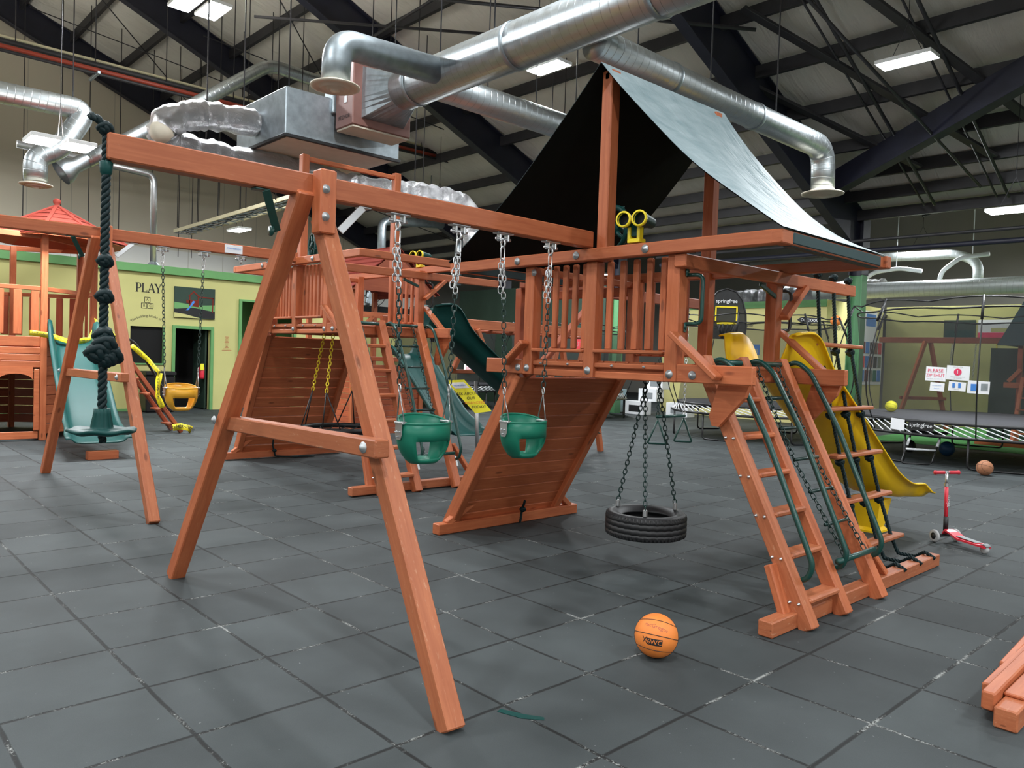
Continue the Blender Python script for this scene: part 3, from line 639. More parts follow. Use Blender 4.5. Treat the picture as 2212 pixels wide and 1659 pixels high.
# left wall ducts
t = thing('elbow_duct', (3.5, 17, 5.2), 'galvanised duct at the left edge turning down to a round diffuser', 'duct')
part('pipe', MB().tube(bend([(-2, 17.0, 6.12), (4.25, 17.0, 6.2), (3.78, 16.9, 5.35), (3.35, 16.9, 5.1), (3.38, 16.9, 4.65)], .3, 8), .2, 24), 'duct', t); diffuser(t, 3.38, 16.9, 4.6, .28)
t = thing('exhaust_pipe', (6.8, 20.95, 3.7), 'shiny vertical exhaust pipe rising from the play room roof', 'pipe')
part('pipe', MB().tube(bend([(6.83, 20.95, 3.66), (6.8, 20.95, 6.0), (3.8, 20.95, 6.16)], .22, 8), .085, 18), 'zinc', t); part('collar', MB().lathe([(.2, 0), (.1, .12), (.086, .14)], (6.83, 20.95, 3.66)), 'galv', t)
solo('vent_pipe', MB().tube(bend([(4.4, 17.6, 5.35), (5.2, 17.6, 5.95), (8.25, 17.6, 8.35), (9.5, 17.6, 8.3), (9.9, 17.2, 8.1)], .3), .15, 18).lathe([(.25, 0), (.25, .1), (.15, .3), (.15, .6)], (3.95, 17.6, 5.02), (.78, 0, .6), 20), 'duct', 'slim spiral pipe slanting up behind the grey plenum box', 'pipe')
# sprinkler pipes
for dz, r, mt_, lb in ((0, .05, 'redpipe', 'red sprinkler pipe crossing at upper left'), (.13, .06, 'steelg', 'dark pipe above the red sprinkler pipe'), (-.1, .035, 'steelg', 'thin dark pipe under the red sprinkler pipe'), (.24, .03, 'foam', 'thin pale pipe above the sprinkler pipe')):
    solo('ceiling_pipe', MB().tube([(-2, 19 + dz * .5, 7.66 + dz), (19, 19 + dz * .5, 7.66 + dz)], r, 10), mt_, lb, 'pipe')
t = thing('pipe_hangers', (8, 19, 7.5), 'steel channel hangers under the sprinkler pipes', 'hanger')
for x in (4.9, 8.0, 12.2, 15.2): part('channel', MB().box((x - .03, 18.7, 7.5), (x + .03, 19.4, 7.56)), 'galv', t)
# cable tray
t = thing('cable_tray', (9.5, 22, 5.4), 'hanging cable tray with wires above the play room at left', 'cable tray')
A = V((8.5, 23.6, 5.03)); B_ = V((8.5, 15.8, 5.12))
for o in (-.25, .25): part('rail', MB().beam(A + V((o, 0, 0)), B_ + V((o, 0, 0)), .03, .1), 'foam', t)
for k in range(18): part('rung', MB().beam(A.lerp(B_, k / 17) + V((-.25, 0, -.04)), A.lerp(B_, k / 17) + V((.25, 0, -.04)), .03, .02), 'galv', t)
for k in range(7): part('wire', MB().tube([A.lerp(B_, j / 14) + V((-.2 + k * .066 + .03 * math.sin(j * 2.1 + k), 0, .0 + .02 * math.sin(j * 3 + k * 2))) for j in range(15)], .012, 5), 'black' if k % 2 else 'galv', t)
# threaded rods hanging from the roof
rods = [(x, 19.0, 7.8) for x in (3.4, 4.9, 6.4, 8.0, 10.0, 12.2, 13.7, 15.2)] + [(8.5 + dx, y, 5.1) for y in (23.2, 21.7, 20.3, 18.6, 17.0) for dx in (-.3, .3)] + [(x, 24.5, 4.4) for x in (3.8, 4.6, 5.5, 6.2, 7.0, 7.9, 8.7, 9.1)] \
    + [(x, 12.66, 5.0) for x in (4.9, 7.95, 9.0)] + [(XM, y, ZM + .3) for y in (9.3, 8.1, 6.9, 5.7)] + [(x, 6.5, 5.76) for x in (8.1, 9.8, 11.7)] + [(x, 9.72, 6.03) for x in (8.3, 9.4, 10.4)] + [(x, 11.45, 5.75) for x in (5.7, 7.65)] + [(5.7, 13.1, 5.75), (2.6, 17, 6.4), (4.0, 17, 6.4)] \
    + [(x, y, z) for x, y, z in ((11.9, 11.8, 6.1), (12.7, 12.2, 5.7), (9.5, 14.4, 6.2), (10.9, 15.0, 5.6))]
for x, y, z in rods: solo('hanger_rod', MB().tube([(x, y, z), (x, y, R1(x) + .05)], .011, 6), 'steelg', 'thin steel hanger rod hanging from the roof', 'rod', 'hanger rods under the roof')
# loose conduit runs crossing under the near roof slope
for a, b_, r, lb in (((6.9, 14.5, 8.75), (12.5, 7.4, 7.6), .035, 'thin dark conduit crossing above the thick duct'), ((9.0, 16.5, 8.2), (8.9, 10.0, 8.5), .03, 'thin dark conduit running along the roof left of the thick duct'), ((10.2, 6.6, 8.4), (17.9, 5.3, 5.5), .03, 'dark conduit stepping down between the purlins at right')):
    solo('conduit', MB().tube([a, b_], r, 8), 'steelg', lb, 'conduit')
solo('strut_channel', MB().beam((7.1, 15.9, 8.6), (11.5, 11.0, 8.1), .05, .05), 'steelg', 'dark strut channel hung across the rods at top', 'strut')
# right hand ducts
t = thing('long_duct', (22, 6, 3.85), 'big pale horizontal duct at the right over the trampoline', 'duct')
part('pipe', MB().tube([(22.6, 11.0, 3.93), (22.6, -3, 3.93)], .215, 28), 'ductpale', t)
t = thing('upper_duct', (24, 9, 5), 'slimmer duct with elbow above the big pale duct at right', 'duct')
part('pipe', MB().tube(bend([(24, 14, 5.05), (24, 9.7, 5.05), (24, 7.6, 5.0), (24, 7.05, 4.75), (24, 7.05, 4.1)], .3), .13, 20), 'ductpale', t); part('hanger', MB().tube([(24, 11.5, 5.1), (24, 11.5, R2(24) + .05)], .012, 6), 'steelg', t)
solo('foam_pipe', MB().tube(bend([(23.4, 10.2, 4.15), (23.4, 9.6, 4.55), (23.4, 8.9, 4.62), (23.4, 8.3, 4.5)], .15), .06, 12).tube([(23.4, 9, 4.62), (23.4, 9, R2(23.4))], .012, 6), 'whiteplastic', 'white wrapped pipe above the big pale duct beside the column', 'pipe')
solo('foam_pipe', MB().tube(bend([(23.3, 7.8, 4.15), (23.3, 7.75, 4.45), (23.3, 7.3, 4.8), (23.3, 6.6, 4.85)], .15), .06, 12).tube([(23.3, 7, 4.82), (23.3, 7, R2(23.3))], .012, 6), 'whiteplastic', 'white wrapped pipe with bend left of the small duct elbow', 'pipe')
solo('dark_pipe', MB().tube([(18.9, 14, 4.55), (18.9, -3, 4.45)], .06, 12), 'steel', 'dark horizontal pipe above the far right wall', 'pipe')
solo('dark_pipe', MB().tube([(18.7, 14, 4.75), (18.7, -3, 4.7)], .04, 12), 'steelg', 'second dark pipe just above the dark horizontal pipe at right', 'pipe')
solo('vent_pipe', MB().tube(bend([(13.2, 20.2, 4.0), (13.2, 20.2, 5.7), (15.5, 20.2, 5.9)], .25), .13, 14).tube([(15, 20.2, 5.9), (15, 20.2, R1(15))], .012, 6), 'galv', 'grey pipe with elbow behind the chain of the first green swing', 'pipe')
solo('vent_pipe', MB().tube(bend([(16.2, 20.2, 4.0), (16.2, 20.2, 5.4), (18.8, 20.2, 5.6)], .25), .13, 14).tube([(17.6, 20.2, 5.5), (17.6, 20.2, R1(17.6))], .012, 6), 'galv', 'grey pipe with elbow behind the second green swing chain', 'pipe')

# ------------------------------------------------------------------ playsets
def bolt(mb, p, n, r=.022): return mb.lathe([(r * 1.45, 0), (r * 1.45, .004), (r * .9, .006), (r * .75, .016), (0, .02)], p, n, 14)
def hanger(mb, x, y, z, s_=1.):
    mb.box((x - .075 * s_, y - .03, z - .012), (x + .075 * s_, y + .03, z))
    for o in (-.035, .035): mb.box((x + o - .008, y - .022, z - .06 * s_), (x + o + .008, y + .022, z - .01))
    mb.tube([(x - .065, y, z - .045), (x + .065, y, z - .045)], .011, 8)
    mb.tube([V((x, y, z - .075)) + V((0, math.cos(q * .7854) * .02, math.sin(q * .7854) * .026)) for q in range(8)], .008, 6, True)
    return mb
def handle(mb, p0, p1, out, r=.014):
    p0 = V(p0); p1 = V(p1); out = V(out); d = (p1 - p0).normalized()
    mb.tube(fillet([p0, p0 + out, p1 + out, p1], .05), r, 8)
    for p, s_ in ((p0, -1), (p1, 1)): mb.lathe([(.026, 0), (.026, .008), (0, .012)], p + d * s_ * .02, out, 10); mb.beam(p - d * s_ * .01, p + d * s_ * .06, .04, .012, out)
    return mb
class PS:
    """one climbing tower; coordinates are those of the near tower, mapped for the taller one"""
    def __init__(s, root, dx=0, yc=4.03, sx=1, sy=1, zd=1.52, zr=2.41, W='wood'):
        s.r = root; s.dx = dx; s.yc = yc; s.sx = sx; s.sy = sy; s.zd = zd; s.zr = zr; s.W = W
    def P(s, x, y, z):
        if z <= 1.52: z2 = z * s.zd / 1.52
        elif z <= 2.41: z2 = s.zd + (z - 1.52) * (s.zr - s.zd) / .89
        else: z2 = s.zr + z - 2.41
        return V((4.45 + s.dx + (x - 4.45) * s.sx, s.yc + (y - 4.03) * s.sy, z2))
    def b(s, nm, p0, p1, w_, h_, up=(0, 0, 1), mt_=None, c=.007): return part(nm, MB().beam(s.P(*p0), s.P(*p1), w_, h_, up, c), mt_ or s.W, s.r)
    def tower(s, tarp=True, knee=True):
        b = s.b; P = s.P
        for y in (4.655, 3.98, 3.22): b('post', (4.55, y, 1.52), (4.55, y, 2.41), .105, .105)
        for y in (4.655, 3.22): b('post', (5.9, y, 1.52), (5.9, y, 2.44), .1, .1)
        b('rail', (4.47, 5.64, 2.455), (4.47, 2.42, 2.455), .075, .09); b('rail', (5.98, 5.64, 2.455), (5.98, 2.35, 2.455), .075, .09)
        b('rail', (4.55, 3.27, 2.38), (5.9, 3.27, 2.38), .05, .06); b('rail', (4.55, 4.66, 2.38), (5.9, 4.66, 2.38), .05, .06)
        b('tarp_bar', (4.43, 2.42, 2.455), (6.02, 2.42, 2.455), .08, .088); b('tarp_bar', (4.43, 5.60, 2.455), (6.02, 5.60, 2.455), .08, .088)
        b('ridge_post', (4.55, 3.89, 2.41), (4.55, 3.89, 3.84), .1, .1); b('ridge_post', (5.95, 3.89, 1.52), (5.95, 3.89, 3.86), .1, .1)
        b('ridge_bar', (4.5, 3.89, 3.795), (6.02, 3.89, 3.795), .05, .06)
        b('deck_beam', (4.575, 4.9, 1.585), (4.575, 2.9, 1.585), .03, .125); b('beam_end', (4.525, 5.17, 1.585), (4.525, 4.71, 1.585), .055, .125); b('beam_end', (4.525, 3.165, 1.585), (4.525, 2.58, 1.585), .055, .125); b('deck_beam', (5.92, 5.17, 1.585), (5.92, 2.6, 1.585), .055, .125)
        for y in (4.72, 3.16): b('deck_beam', (4.55, y, 1.585), (5.9, y, 1.585), .05, .12)
        for k in range(13): b('deck_plank', (4.55, 3.2 + k * .122, 1.64), (5.9, 3.2 + k * .122, 1.64), .112, .025)
        for ya, yb in ((4.60, 4.04), (3.93, 3.28)):
            b('sill', (4.52, ya, 1.725), (4.52, yb, 1.725), .07, .028); b('trim_board', (4.53, ya, 1.618), (4.53, yb, 1.618), .035, .038); b('trim_board', (4.54, ya, 1.545), (4.54, yb, 1.545), .04, .055)
            n = 5 if s.zd < 1.6 else 7
            for k in range(n): y = ya + (yb - ya) * (k + .6) / (n + .2); b('baluster', (4.585, y, 1.74), (4.585, y, 2.41), .052, .035, (1, 0, 0))
        for k in range(5): y = (4.55 if s.zd < 1.6 else 3.84) - k * .125; b('baluster', (5.87, y, 1.72), (5.87, y, 2.40), .05, .035, (1, 0, 0))
        y = 4.6 if s.zd < 1.6 else 3.92; b('sill', (5.9, y, 1.725), (5.9, y - .65, 1.725), .06, .028)
        b('brace', (4.455, 3.18, 1.86), (4.455, 2.80, 1.56), .04, .09, (1, 0, 0)); b('brace', (4.455, 4.64, 1.79), (4.455, 4.88, 1.60), .04, .09, (1, 0, 0))
        b('brace', (5.98, 3.2, 1.95), (5.98, 2.78, 1.6), .04, .09, (1, 0, 0))
        for x in (4.62, 5.97): part('gusset', MB().prism([P(x, 2.90, 1.52), P(x, 2.67, 1.52), P(x, 2.70, 1.44), P(x, 2.89, 1.23), P(x, 2.94, 1.235), P(x, 2.965, 1.30)], (.04, 0, 0)), s.W, s.r)
        for x in (4.62, 5.9): part('gusset', MB().prism([P(x, 4.72, 1.52), P(x, 5.05, 1.52), P(x, 5.14, 1.33), P(x, 5.08, 1.3), P(x, 4.98, 1.38)], (.04, 0, 0)), s.W, s.r)
        for y, z in ((4.655, 1.575), (4.76, 1.575), (3.98, 1.575), (3.22, 1.575), (3.03, 1.575)): part('bolt', bolt(MB(), P(4.497, y, z), (-1, 0, 0), .021), 'bolt', s.r)
        for y in (4.74, 4.08, 3.42): part('bolt', bolt(MB(), P(4.43, y, 2.455), (-1, 0, 0), .021), 'bolt', s.r)
        part('bolt', bolt(MB(), P(4.497, 4.6, 2.36), (-1, 0, 0), .02), 'bolt', s.r)
        for y in (4.5, 4.2, 3.75, 3.45): part('bolt', bolt(MB(), P(4.51, y, 1.618), (-1, 0, 0), .007), 'bolt', s.r)
        # bar to the right with its end block, far side handle posts
        b('climbing_bar', (4.5, 3.15, 2.36), (7.22, 3.15, 2.375), .05, .1); b('bar_end', (4.47, 3.15, 2.36), (4.56, 3.15, 2.36), .1, .09)
        b('brace', (5.92, 3.14, 2.05), (6.25, 3.14, 2.33), .05, .09, (0, 1, 0))
        part('grab_handle', handle(MB(), P(4.58, 3.16, 2.27), P(4.58, 3.16, 1.93), (0.03, -.11, 0)), 'greenmetal', s.r)
        part('grab_handle', handle(MB(), P(5.97, 3.2, 2.28), P(5.97, 3.2, 1.95), (.1, -.04, 0)), 'blackmetal', s.r)
        part('strap', MB().beam(P(5.6, 3.18, 2.30), P(5.85, 3.18, 2.22), .02, .04), 'greenmetal', s.r)
        # wheel and telescope
        c = P(4.74, 3.97, 2.69); n = V((-1, .25, 0)).normalized(); a = V((0, 0, 1)); e = n.cross(a)
        mb = MB().tube([c + (a * math.cos(q * .2618) + e * math.sin(q * .2618)) * .165 for q in range(24)], .022, 8, True)
        for q in range(5):
            d = a * math.cos(q * 1.2566 + .3) + e * math.sin(q * 1.2566 + .3); mb.tube([c, c + d * .155], .016, 6)
        for q in range(10):
            d = a * math.cos(q * .6283) + e * math.sin(q * .6283); mb.tube([c + d * .15, c + d * .195], [.017, .009], 6)
        mb.lathe([(.05, -.02), (.05, .02), (0, .035)], c, n, 14); mb.tube([c, c - n * .1], .02, 8); part('steering_wheel', mb, 'teal', s.r)
        c = P(4.47, 3.54, 2.635) if s.zd < 1.6 else P(5.95, 3.3, 2.62); d = V((-.95, -.2, .02)).normalized(); e = d.cross(V((0, 0, 1))).normalized()
        w_ = part('telescope', MB().box(c + V((-.03, -.055, -.125)), c + V((.05, .055, -.095))).box(c + V((-.03, -.055, -.1)), c + V((.02, -.03, -.01))).box(c + V((-.03, .03, -.1)), c + V((.02, .055, -.01))), 'lemon', s.r)
        mb = MB(); mb.box(c + V((-.02, -.028, -.08)), c + V((.06, .028, .02)))
        mc = MB(); mk = MB()
        for sg in (-1, 1):
            o = c + e * .062 * sg + V((0, 0, .035)); mb.tube([o - d * .12, o + d * .07], [.04, .054], 18, False, False); mc.lathe([(.046, .06), (.058, .06), (.06, .085), (.05, .09), (.046, .088)], o, d, 20); mk.lathe([(0, .03), (.05, .03)], o, d, 18)
        part('barrels', mb, 'teal', w_); part('eye_rings', mc, 'lemon', w_); part('lenses', mk, 'black', w_)
        if tarp: s.tarp()
    def tarp(s):
        P = s.P; sl = .02
        def surf(side, off):
            secs = []
            for i in range(15):
                u = i / 14; x = 4.42 + u * 1.68; row = []
                for j in range(19):
                    t = j / 18; y0, z0 = 3.89, 3.87 + .02 * u; y1 = 2.375 if side < 0 else 5.65; z1 = 2.5
                    sag = (.10 + .12 * u) * 4 * t * (1 - t)
                    wr = .012 * math.sin(7 * x + 9 * t) * math.sin(math.pi * t) + .008 * math.sin(21 * x + 4 * t) * math.sin(math.pi * t)
                    row.append(P(x, y0 + (y1 - y0) * t, z0 + (z1 - z0) * t - sag + wr + off))
                secs.append(row)
            return secs
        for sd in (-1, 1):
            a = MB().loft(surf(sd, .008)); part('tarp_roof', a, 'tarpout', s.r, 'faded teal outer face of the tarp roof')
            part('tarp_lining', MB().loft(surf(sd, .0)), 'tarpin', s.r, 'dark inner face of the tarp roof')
            y = 2.42 if sd < 0 else 5.60
            part('tarp_hem', MB().beam(P(4.55, y, 2.455), P(5.9, y, 2.455), .092, .1, (0, 0, 1), .02), 'hem', s.r)
    def ladder(s, xs=(4.72, 5.21, 5.80), xe=7.2):
        b = s.b; P = s.P
        for x in xs:
            b('ladder_rail', (x, 2.23, 0.0), (x, 3.10, 1.70), .1, .1, (0, 1, 0), 'woodw' if x == xs[0] else None)
        b('base_beam', (4.36, 2.34, .052), (xe, 2.34, .052), .1, .1, mt_='woodw')
        b('brace', (xs[0] - .09, 2.33, .03), (xs[0] - .08, 2.47, .38), .05, .11, (1, 0, 0)); b('brace', (6.12, 2.34, .1), (5.9, 2.46, .42), .045, .09, (0, 1, 0))
        for k, z in enumerate((.165, .425, .675, .92, 1.165, 1.41)):
            y = 2.23 + z * .512; part('step', MB().box(P(xs[0] + .04, y - .07, z - .018), P(xs[1] - .04, y + .06, z + .018), .01), 'woodw' if k < 3 else s.W, s.r)
        for z in (.165, .425, .675, .92, 1.165):
            for o in (-.03, .03): part('bolt', bolt(MB(), P(xs[0] - .052, 2.23 + z * .512 + o, z - .005), (-1, 0, 0), .007), 'zinc', s.r)
        for x in (xs[0] + .07, xs[1] + .08, xs[2] + .08):
            p = [P(x, 2.36, .27), P(x, 2.29, .30), P(x, 2.26, .39), P(x, 2.62, 1.18), P(x, 2.87, 1.62), P(x, 2.99, 1.70), P(x, 3.09, 1.66)]
            h = part('hand_rail', MB().tube(fillet(p, .08), .019, 10), 'greenmetal', s.r); part('end_plate', MB().beam(P(x, 2.33, .2), P(x, 2.38, .3), .05, .014, (0, -1, .4)), 'zinc', h)
        for y, z in ((3.06, 1.67), (2.29, .345)): part('net_bar', MB().tube([P(xs[1] - .4 if z > 1 else xs[1], y, z), P(xs[2], y, z)], .021, 10), 'greenmetal', s.r)
        n_ = 6
        for x in (xs[1] + .14, xs[2] - .13):
            A = P(x, 3.04, 1.65); B_ = P(x - .0, 2.30, .36); mid = A.lerp(B_, .5) + V((0, .03, -.03)); part('net_chain', MB().chain(A, mid, .055, .03, .0042).chain(mid, B_, .055, .03, .0042), 'chaing', s.r)
        for k in range(1, n_):
            A = P(xs[1] + .12, 3.04 - .74 * k / n_, 1.65 - 1.29 * k / n_) + V((0, .02, -.02)); B_ = P(xs[2] - .11, 3.04 - .74 * k / n_, 1.65 - 1.29 * k / n_) + V((0, .02, -.02))
            part('net_rung', MB().tube([A, B_], .013, 8), 'chaing', s.r)
    def ramp(s):
        b = s.b; P = s.P
        for x in (4.57, 5.93): b('ramp_rail', (x, 5.72, 0.03), (x, 4.82, 1.52), .085, .13, (0, 1, 0))
        for k in range(12):
            t0 = (k + .5) / 12; b('ramp_plank', (4.6, 5.70 - .87 * t0, .05 + 1.44 * t0), (5.9, 5.70 - .87 * t0, .05 + 1.44 * t0), (P(5, 5.7, .05) - P(5, 4.83, 1.49)).length / 12 - .003, .022, (0, 1.45, .87) if 0 else (0, .86, .51), None, .006)
        b('base_beam', (4.36, 5.64, .052), (6.24, 5.64, .052), .1, .1)
        b('brace', (4.47, 5.63, .09), (4.80, 5.60, .29), .07, .06); b('brace', (6.14, 5.63, .09), (5.87, 5.60, .29), .07, .06)
    def swing_beam(s, x0, xl, hx, sp=(2.56, 5.71), zb=2.51, xe=4.49, yb=4.0, frame2=0.):
        # beam, splayed legs, cross bar and hardware (real coordinates)
        R_ = s.r; W = s.W
        part('swing_beam', MB().beam((x0, yb, zb + .062), (xe, yb, zb + .062), .09, .124), W, R_)
        part('leg', MB().beam((xl - .045, sp[1] - .05, 0), (xl + .0, yb - .035, zb + .03), .1, .1, (1, 0, 0)), W, R_)
        part('leg', MB().beam((xl + .06, sp[0] + .05, 0), (xl + .13, yb - .0, zb - .1), .1, .1, (1, 0, 0)), 'woodw', R_)
        part('leg_block', MB().beam((xl + .09, yb - .095, zb - .21), (xl + .09, yb - .095, zb + .14), .1, .1, (0, 1, 0)), W, R_)
        za = zb * .475; ya = sp[0] + (yb - sp[0]) * .475; yb2 = sp[1] - (sp[1] - yb) * .475
        part('cross_bar', MB().beam((xl + .0, ya - .12, za), (xl + .0, yb2 + .02, za - .02), .085, .09), 'woodw', R_)
        for z in (zb + .03, zb - .12): part('bolt', bolt(MB(), (xl + .07, yb - .145, z), (-.3, -1, 0), .017), 'bolt', R_)
        part('bolt', bolt(MB(), (xl - .043, ya - .02, za), (-1, 0, 0), .02), 'bolt', R_); part('bolt', bolt(MB(), (xl - .095, yb2 - .0, za), (-1, 0, 0), .018), 'bolt', R_)
        part('bracket', MB().beam((xl - .22, yb - .03, zb - .01), (xl - .09, yb + .1, zb - .2), .008, .045, (1, 0, 0)).box((xl - .28, yb - .03, zb - .012), (xl - .2, yb + .03, zb)).lathe([(.03, 0), (.03, .01), (0, .014)], (xl - .12, yb + .1, zb - .2), (-1, 0, 0), 12), 'greenmetal', R_)
        part('bracket', MB().beam((xl + .38, yb - .03, zb - .01), (xl + .19, yb - .1, zb - .18), .008, .045, (1, 0, 0)).box((xl + .36, yb - .03, zb - .012), (xl + .44, yb + .03, zb)), 'zinc', R_)
        for x in hx: part('swing_hanger', hanger(MB(), x, yb, zb), 'zinc', R_)
L1 = V((4.5, 4.0, 0))
root1 = thing('wooden_playset', L1, 'nearest reddish wooden playset with dark tarp roof, swing beam and ladder', 'playset', None)
p1 = PS(root1); p1.tower(); p1.ladder(); p1.ramp(); p1.swing_beam(1.08, 2.08, (2.73, 3.21, 3.60, 4.07))
root2 = thing('wooden_playset', V((4.8, 9.4, 0)), 'second reddish wooden playset without roof, behind the left swing frame legs', 'playset')
p2 = PS(root2, .33, 9.47, 1.02, 1.06, 1.88, 2.76); p2.tower(False); p2.ladder(xe=6.6); p2.ramp()
p2.swing_beam(-1.2, 2.42, (3.13, 3.60, 4.05, 4.45, .3, .9), (7.42, 11.2), 2.79, 4.79, 9.3)
part('product_plate', MB().box((3.83, 9.245, 2.80), (4.05, 9.254, 2.90), .003), 'paper', root2)
mb = MB(); text(mb, 'recreation', .042, (3.94, 9.243, 2.86), (1, 0, 0), (0, 0, 1)); part('plate_lettering', mb, 'blueink', root2)
# monkey bars on the far side of the second playset
for y in (9.25, 9.9): part('monkey_rail', MB().beam((6.5, y, 2.15), (10.6, y, 2.15), .06, .15), 'wood', root2)
for k in range(9): part('monkey_rung', MB().tube([(6.8 + k * .45, 9.25, 2.06), (6.8 + k * .45, 9.9, 2.06)], .02, 8), 'wood2', root2)
part('leg', MB().beam((9.9, 9.25, 0), (10.4, 9.25, 2.2), .09, .09), 'wood', root2); part('leg', MB().beam((10.9, 9.25, 0), (10.4, 9.25, 2.2), .09, .09), 'wood', root2)
part('leg', MB().beam((9.9, 9.9, 0), (10.4, 9.9, 2.2), .09, .09), 'wood', root2); part('leg', MB().beam((10.9, 9.9, 0), (10.4, 9.9, 2.2), .09, .09), 'wood', root2)
part('cross_bar', MB().beam((10.0, 9.2, 1.15), (10.8, 9.2, 1.15), .05, .09), 'wood', root2)
part('brace', MB().beam((7.35, 9.2, 1.45), (7.7, 9.2, 2.08), .07, .07), 'wood', root2); part('brace', MB().beam((8.15, 9.2, 1.45), (7.8, 9.2, 2.08), .07, .07), 'wood', root2); part('brace_bar', MB().beam((7.3, 9.2, 1.42), (8.5, 9.2, 1.42), .06, .06), 'wood', root2)

# ------------------------------------------------------------------ hanging toys
def bucket_swing(x, y, z0, zt, xa, xb, mt_, label, zh, bunch=True, chm='chaing', two=True):
    """full bucket toddler seat: rim, band, leg holes, plates, triangles and chains"""
    t = thing('bucket_swing', (x, y, z0), label, 'swing')
    W_, D_ = .18, .135; hr = zt - z0
    secs = []; n = 40; lv = [1.0, .75, .58, .40, .25, .12, .03]
    def pt(k, f):
        q = 2 * math.pi * k / n; back = max(0, math.sin(q)); zt_ = 1.0 + .18 * back ** .7
        zz = f if f < 1 else zt_
        sc_ = (1 if f > .5 else (.35 + .65 * (f / .5) ** .5))
        return V((x + W_ * math.cos(q) * sc_, y + D_ * math.sin(q) * sc_, z0 + hr * .86 * zz))
    vs = [pt(k, f) for f in lv for k in range(n)]; fs = []
    for i in range(len(lv) - 1):
        for k in range(n):
            q = 360 * (k + .5) / n
            hole = i in (2, 3, 4) and (222 < q < 318 or 42 < q < 138)
            if not hole: fs.append([i * n + k, i * n + (k + 1) % n, (i + 1) * n + (k + 1) % n, (i + 1) * n + k])
    fs.append([6 * n + k for k in range(n)])
    part('seat', MB().add(vs, fs, None, True), mt_, t, None, .012)
    rim = [pt(k, 1.0) for k in range(n)]
    part('rim', MB().tube(rim, .009, 6, True), mt_, t)
    for sg, xh in ((-1, xa), (1, xb)):
        c = V((x + sg * W_, y, z0 + hr * .86)); 
        pl_ = MB().prism([c + V((sg * .012, dy, dz)) for dy, dz in ((-.035, .0), (.035, 0), (.035, -.07), (.02, -.1), (-.02, -.1), (-.035, -.07))], (sg * .004, 0, 0))
        pl_.box(c + V((-.02, -.045, -.004)), c + V((.02, .045, .012)))
        p_ = part('side_plate', pl_, 'zinc', t)
        for dy, dz in ((-.017, -.05), (.017, -.05), (0, -.08)): part('rivet', bolt(MB(), c + V((sg * .016, dy, dz)), (sg, 0, 0), .004), 'bolt', p_)
        top = c + V((sg * .0 + (xh - c.x) * .25, 0, .20)); a0 = c + V((0, -.04, .012)); a1 = c + V((0, .04, .012))
        part('hanger_wire', MB().tube([a0, top, a1], .005, 6), 'zinc', t)
        part('hook', MB().tube([top + V((0, .012 * math.sin(q * .6), .02 + .025 * math.cos(q * .6))) for q in range(11)], .005, 6), 'zinc', t)
        hz = zh - .09; zs = zh - .45 if bunch else zh - .25
        hk = V((xh, y, hz)); mid = hk.lerp(top + V((0, 0, .045)), (hz - zs) / (hz - top.z - .045))
        part('chain', MB().chain(mid, top + V((0, 0, .045)), .052, .028, .0042), chm, t, 'dark coated chain')
        part('snap_hook', MB().link(hk + V((0, 0, -.05)), (0, 0, 1), (1, 0, 0), .1, .034, .005, 6), 'zinc', t)
        mb = MB().chain(hk + V((0, 0, -.09)), mid, .05, .028, .004)
        if bunch:
            for o in (-.022, .02): mb.chain(hk + V((o * .4, .01, -.12)), V((mid.x + o, y + .012, mid.z + .06 + o)), .05, .028, .004)
        part('bare_chain', mb, 'zinc', t, 'bare zinc chain looped up at the top')
    return t
bucket_swing(2.972, 4.0, .96, 1.26, 2.73, 3.21, 'greenplastic', 'green bucket swing nearer the splayed legs, left of the pair', 2.51)
bucket_swing(3.857, 4.0, .94, 1.24, 3.60, 4.07, 'greenplastic', 'green bucket swing hanging in front of the wooden ramp, nearer the tower', 2.51)
bucket_swing(3.37, 9.3, .90, 1.21, 3.13, 3.60, 'amber', 'amber yellow bucket swing hanging before the dark doorway', 2.79, False)
# disc swing on a knotted rope
t = thing('disc_swing', (1.085, 4.0, 1.2), 'knotted dark rope with green disc seat hanging from the beam end', 'disc swing')
part('rope', MB().rope([(1.085, 4, 2.64), (1.085, 4, 1.3)], .021), 'rope', t)
mb = MB()
for z, R_ in ((1.875, .033), (2.04, .028)): part('knot', MB().knot((1.085, 3.99, z), R_, .016), 'rope', t)
mb.knot((1.085, 3.99, 1.69), .042, .016)
mb.knot((1.06, 3.98, 1.61), .05, .02); mb.knot((1.115, 3.985, 1.60), .045, .02); mb.knot((1.085, 3.97, 1.65), .045, .02); mb.knot((1.09, 3.97, 1.58), .035, .018); part('knot', mb, 'rope', t)
part('rope_tail', MB().rope([(1.085, 4, 2.645), (1.07, 4.01, 2.665), (1.05, 3.995, 2.69), (1.02, 4.03, 2.71)], .02).knot((1.08, 4.0, 2.655), .03, .015), 'rope', t)
part('frayed_fringe', MB().lathe([(.012, 0), (.026, .02), (.03, .07), (.022, .075)], (1.085, 4, 2.43), (0, 0, 1), 12), 'teal', t)
prof = [(0, 1.225), (.06, 1.222), (.12, 1.225), (.148, 1.236), (.15, 1.245), (.142, 1.25), (.1, 1.245), (.05, 1.25), (.046, 1.262), (.036, 1.32), (.034, 1.345), (0, 1.345)]
mb = MB(); n = 60; vs = []; fs = []
for r, h in prof:
    for k in range(n):
        q = 2 * math.pi * k / n; rr2 = r * (1 + (.025 * math.cos(6 * q) if r > .1 else (.06 * (1 if k % 5 else -1) if .03 < r < .05 else 0))); vs.append((1.085 + rr2 * math.cos(q), 4 + rr2 * math.sin(q), h + (.004 * math.cos(6 * q) if r > .1 else 0)))
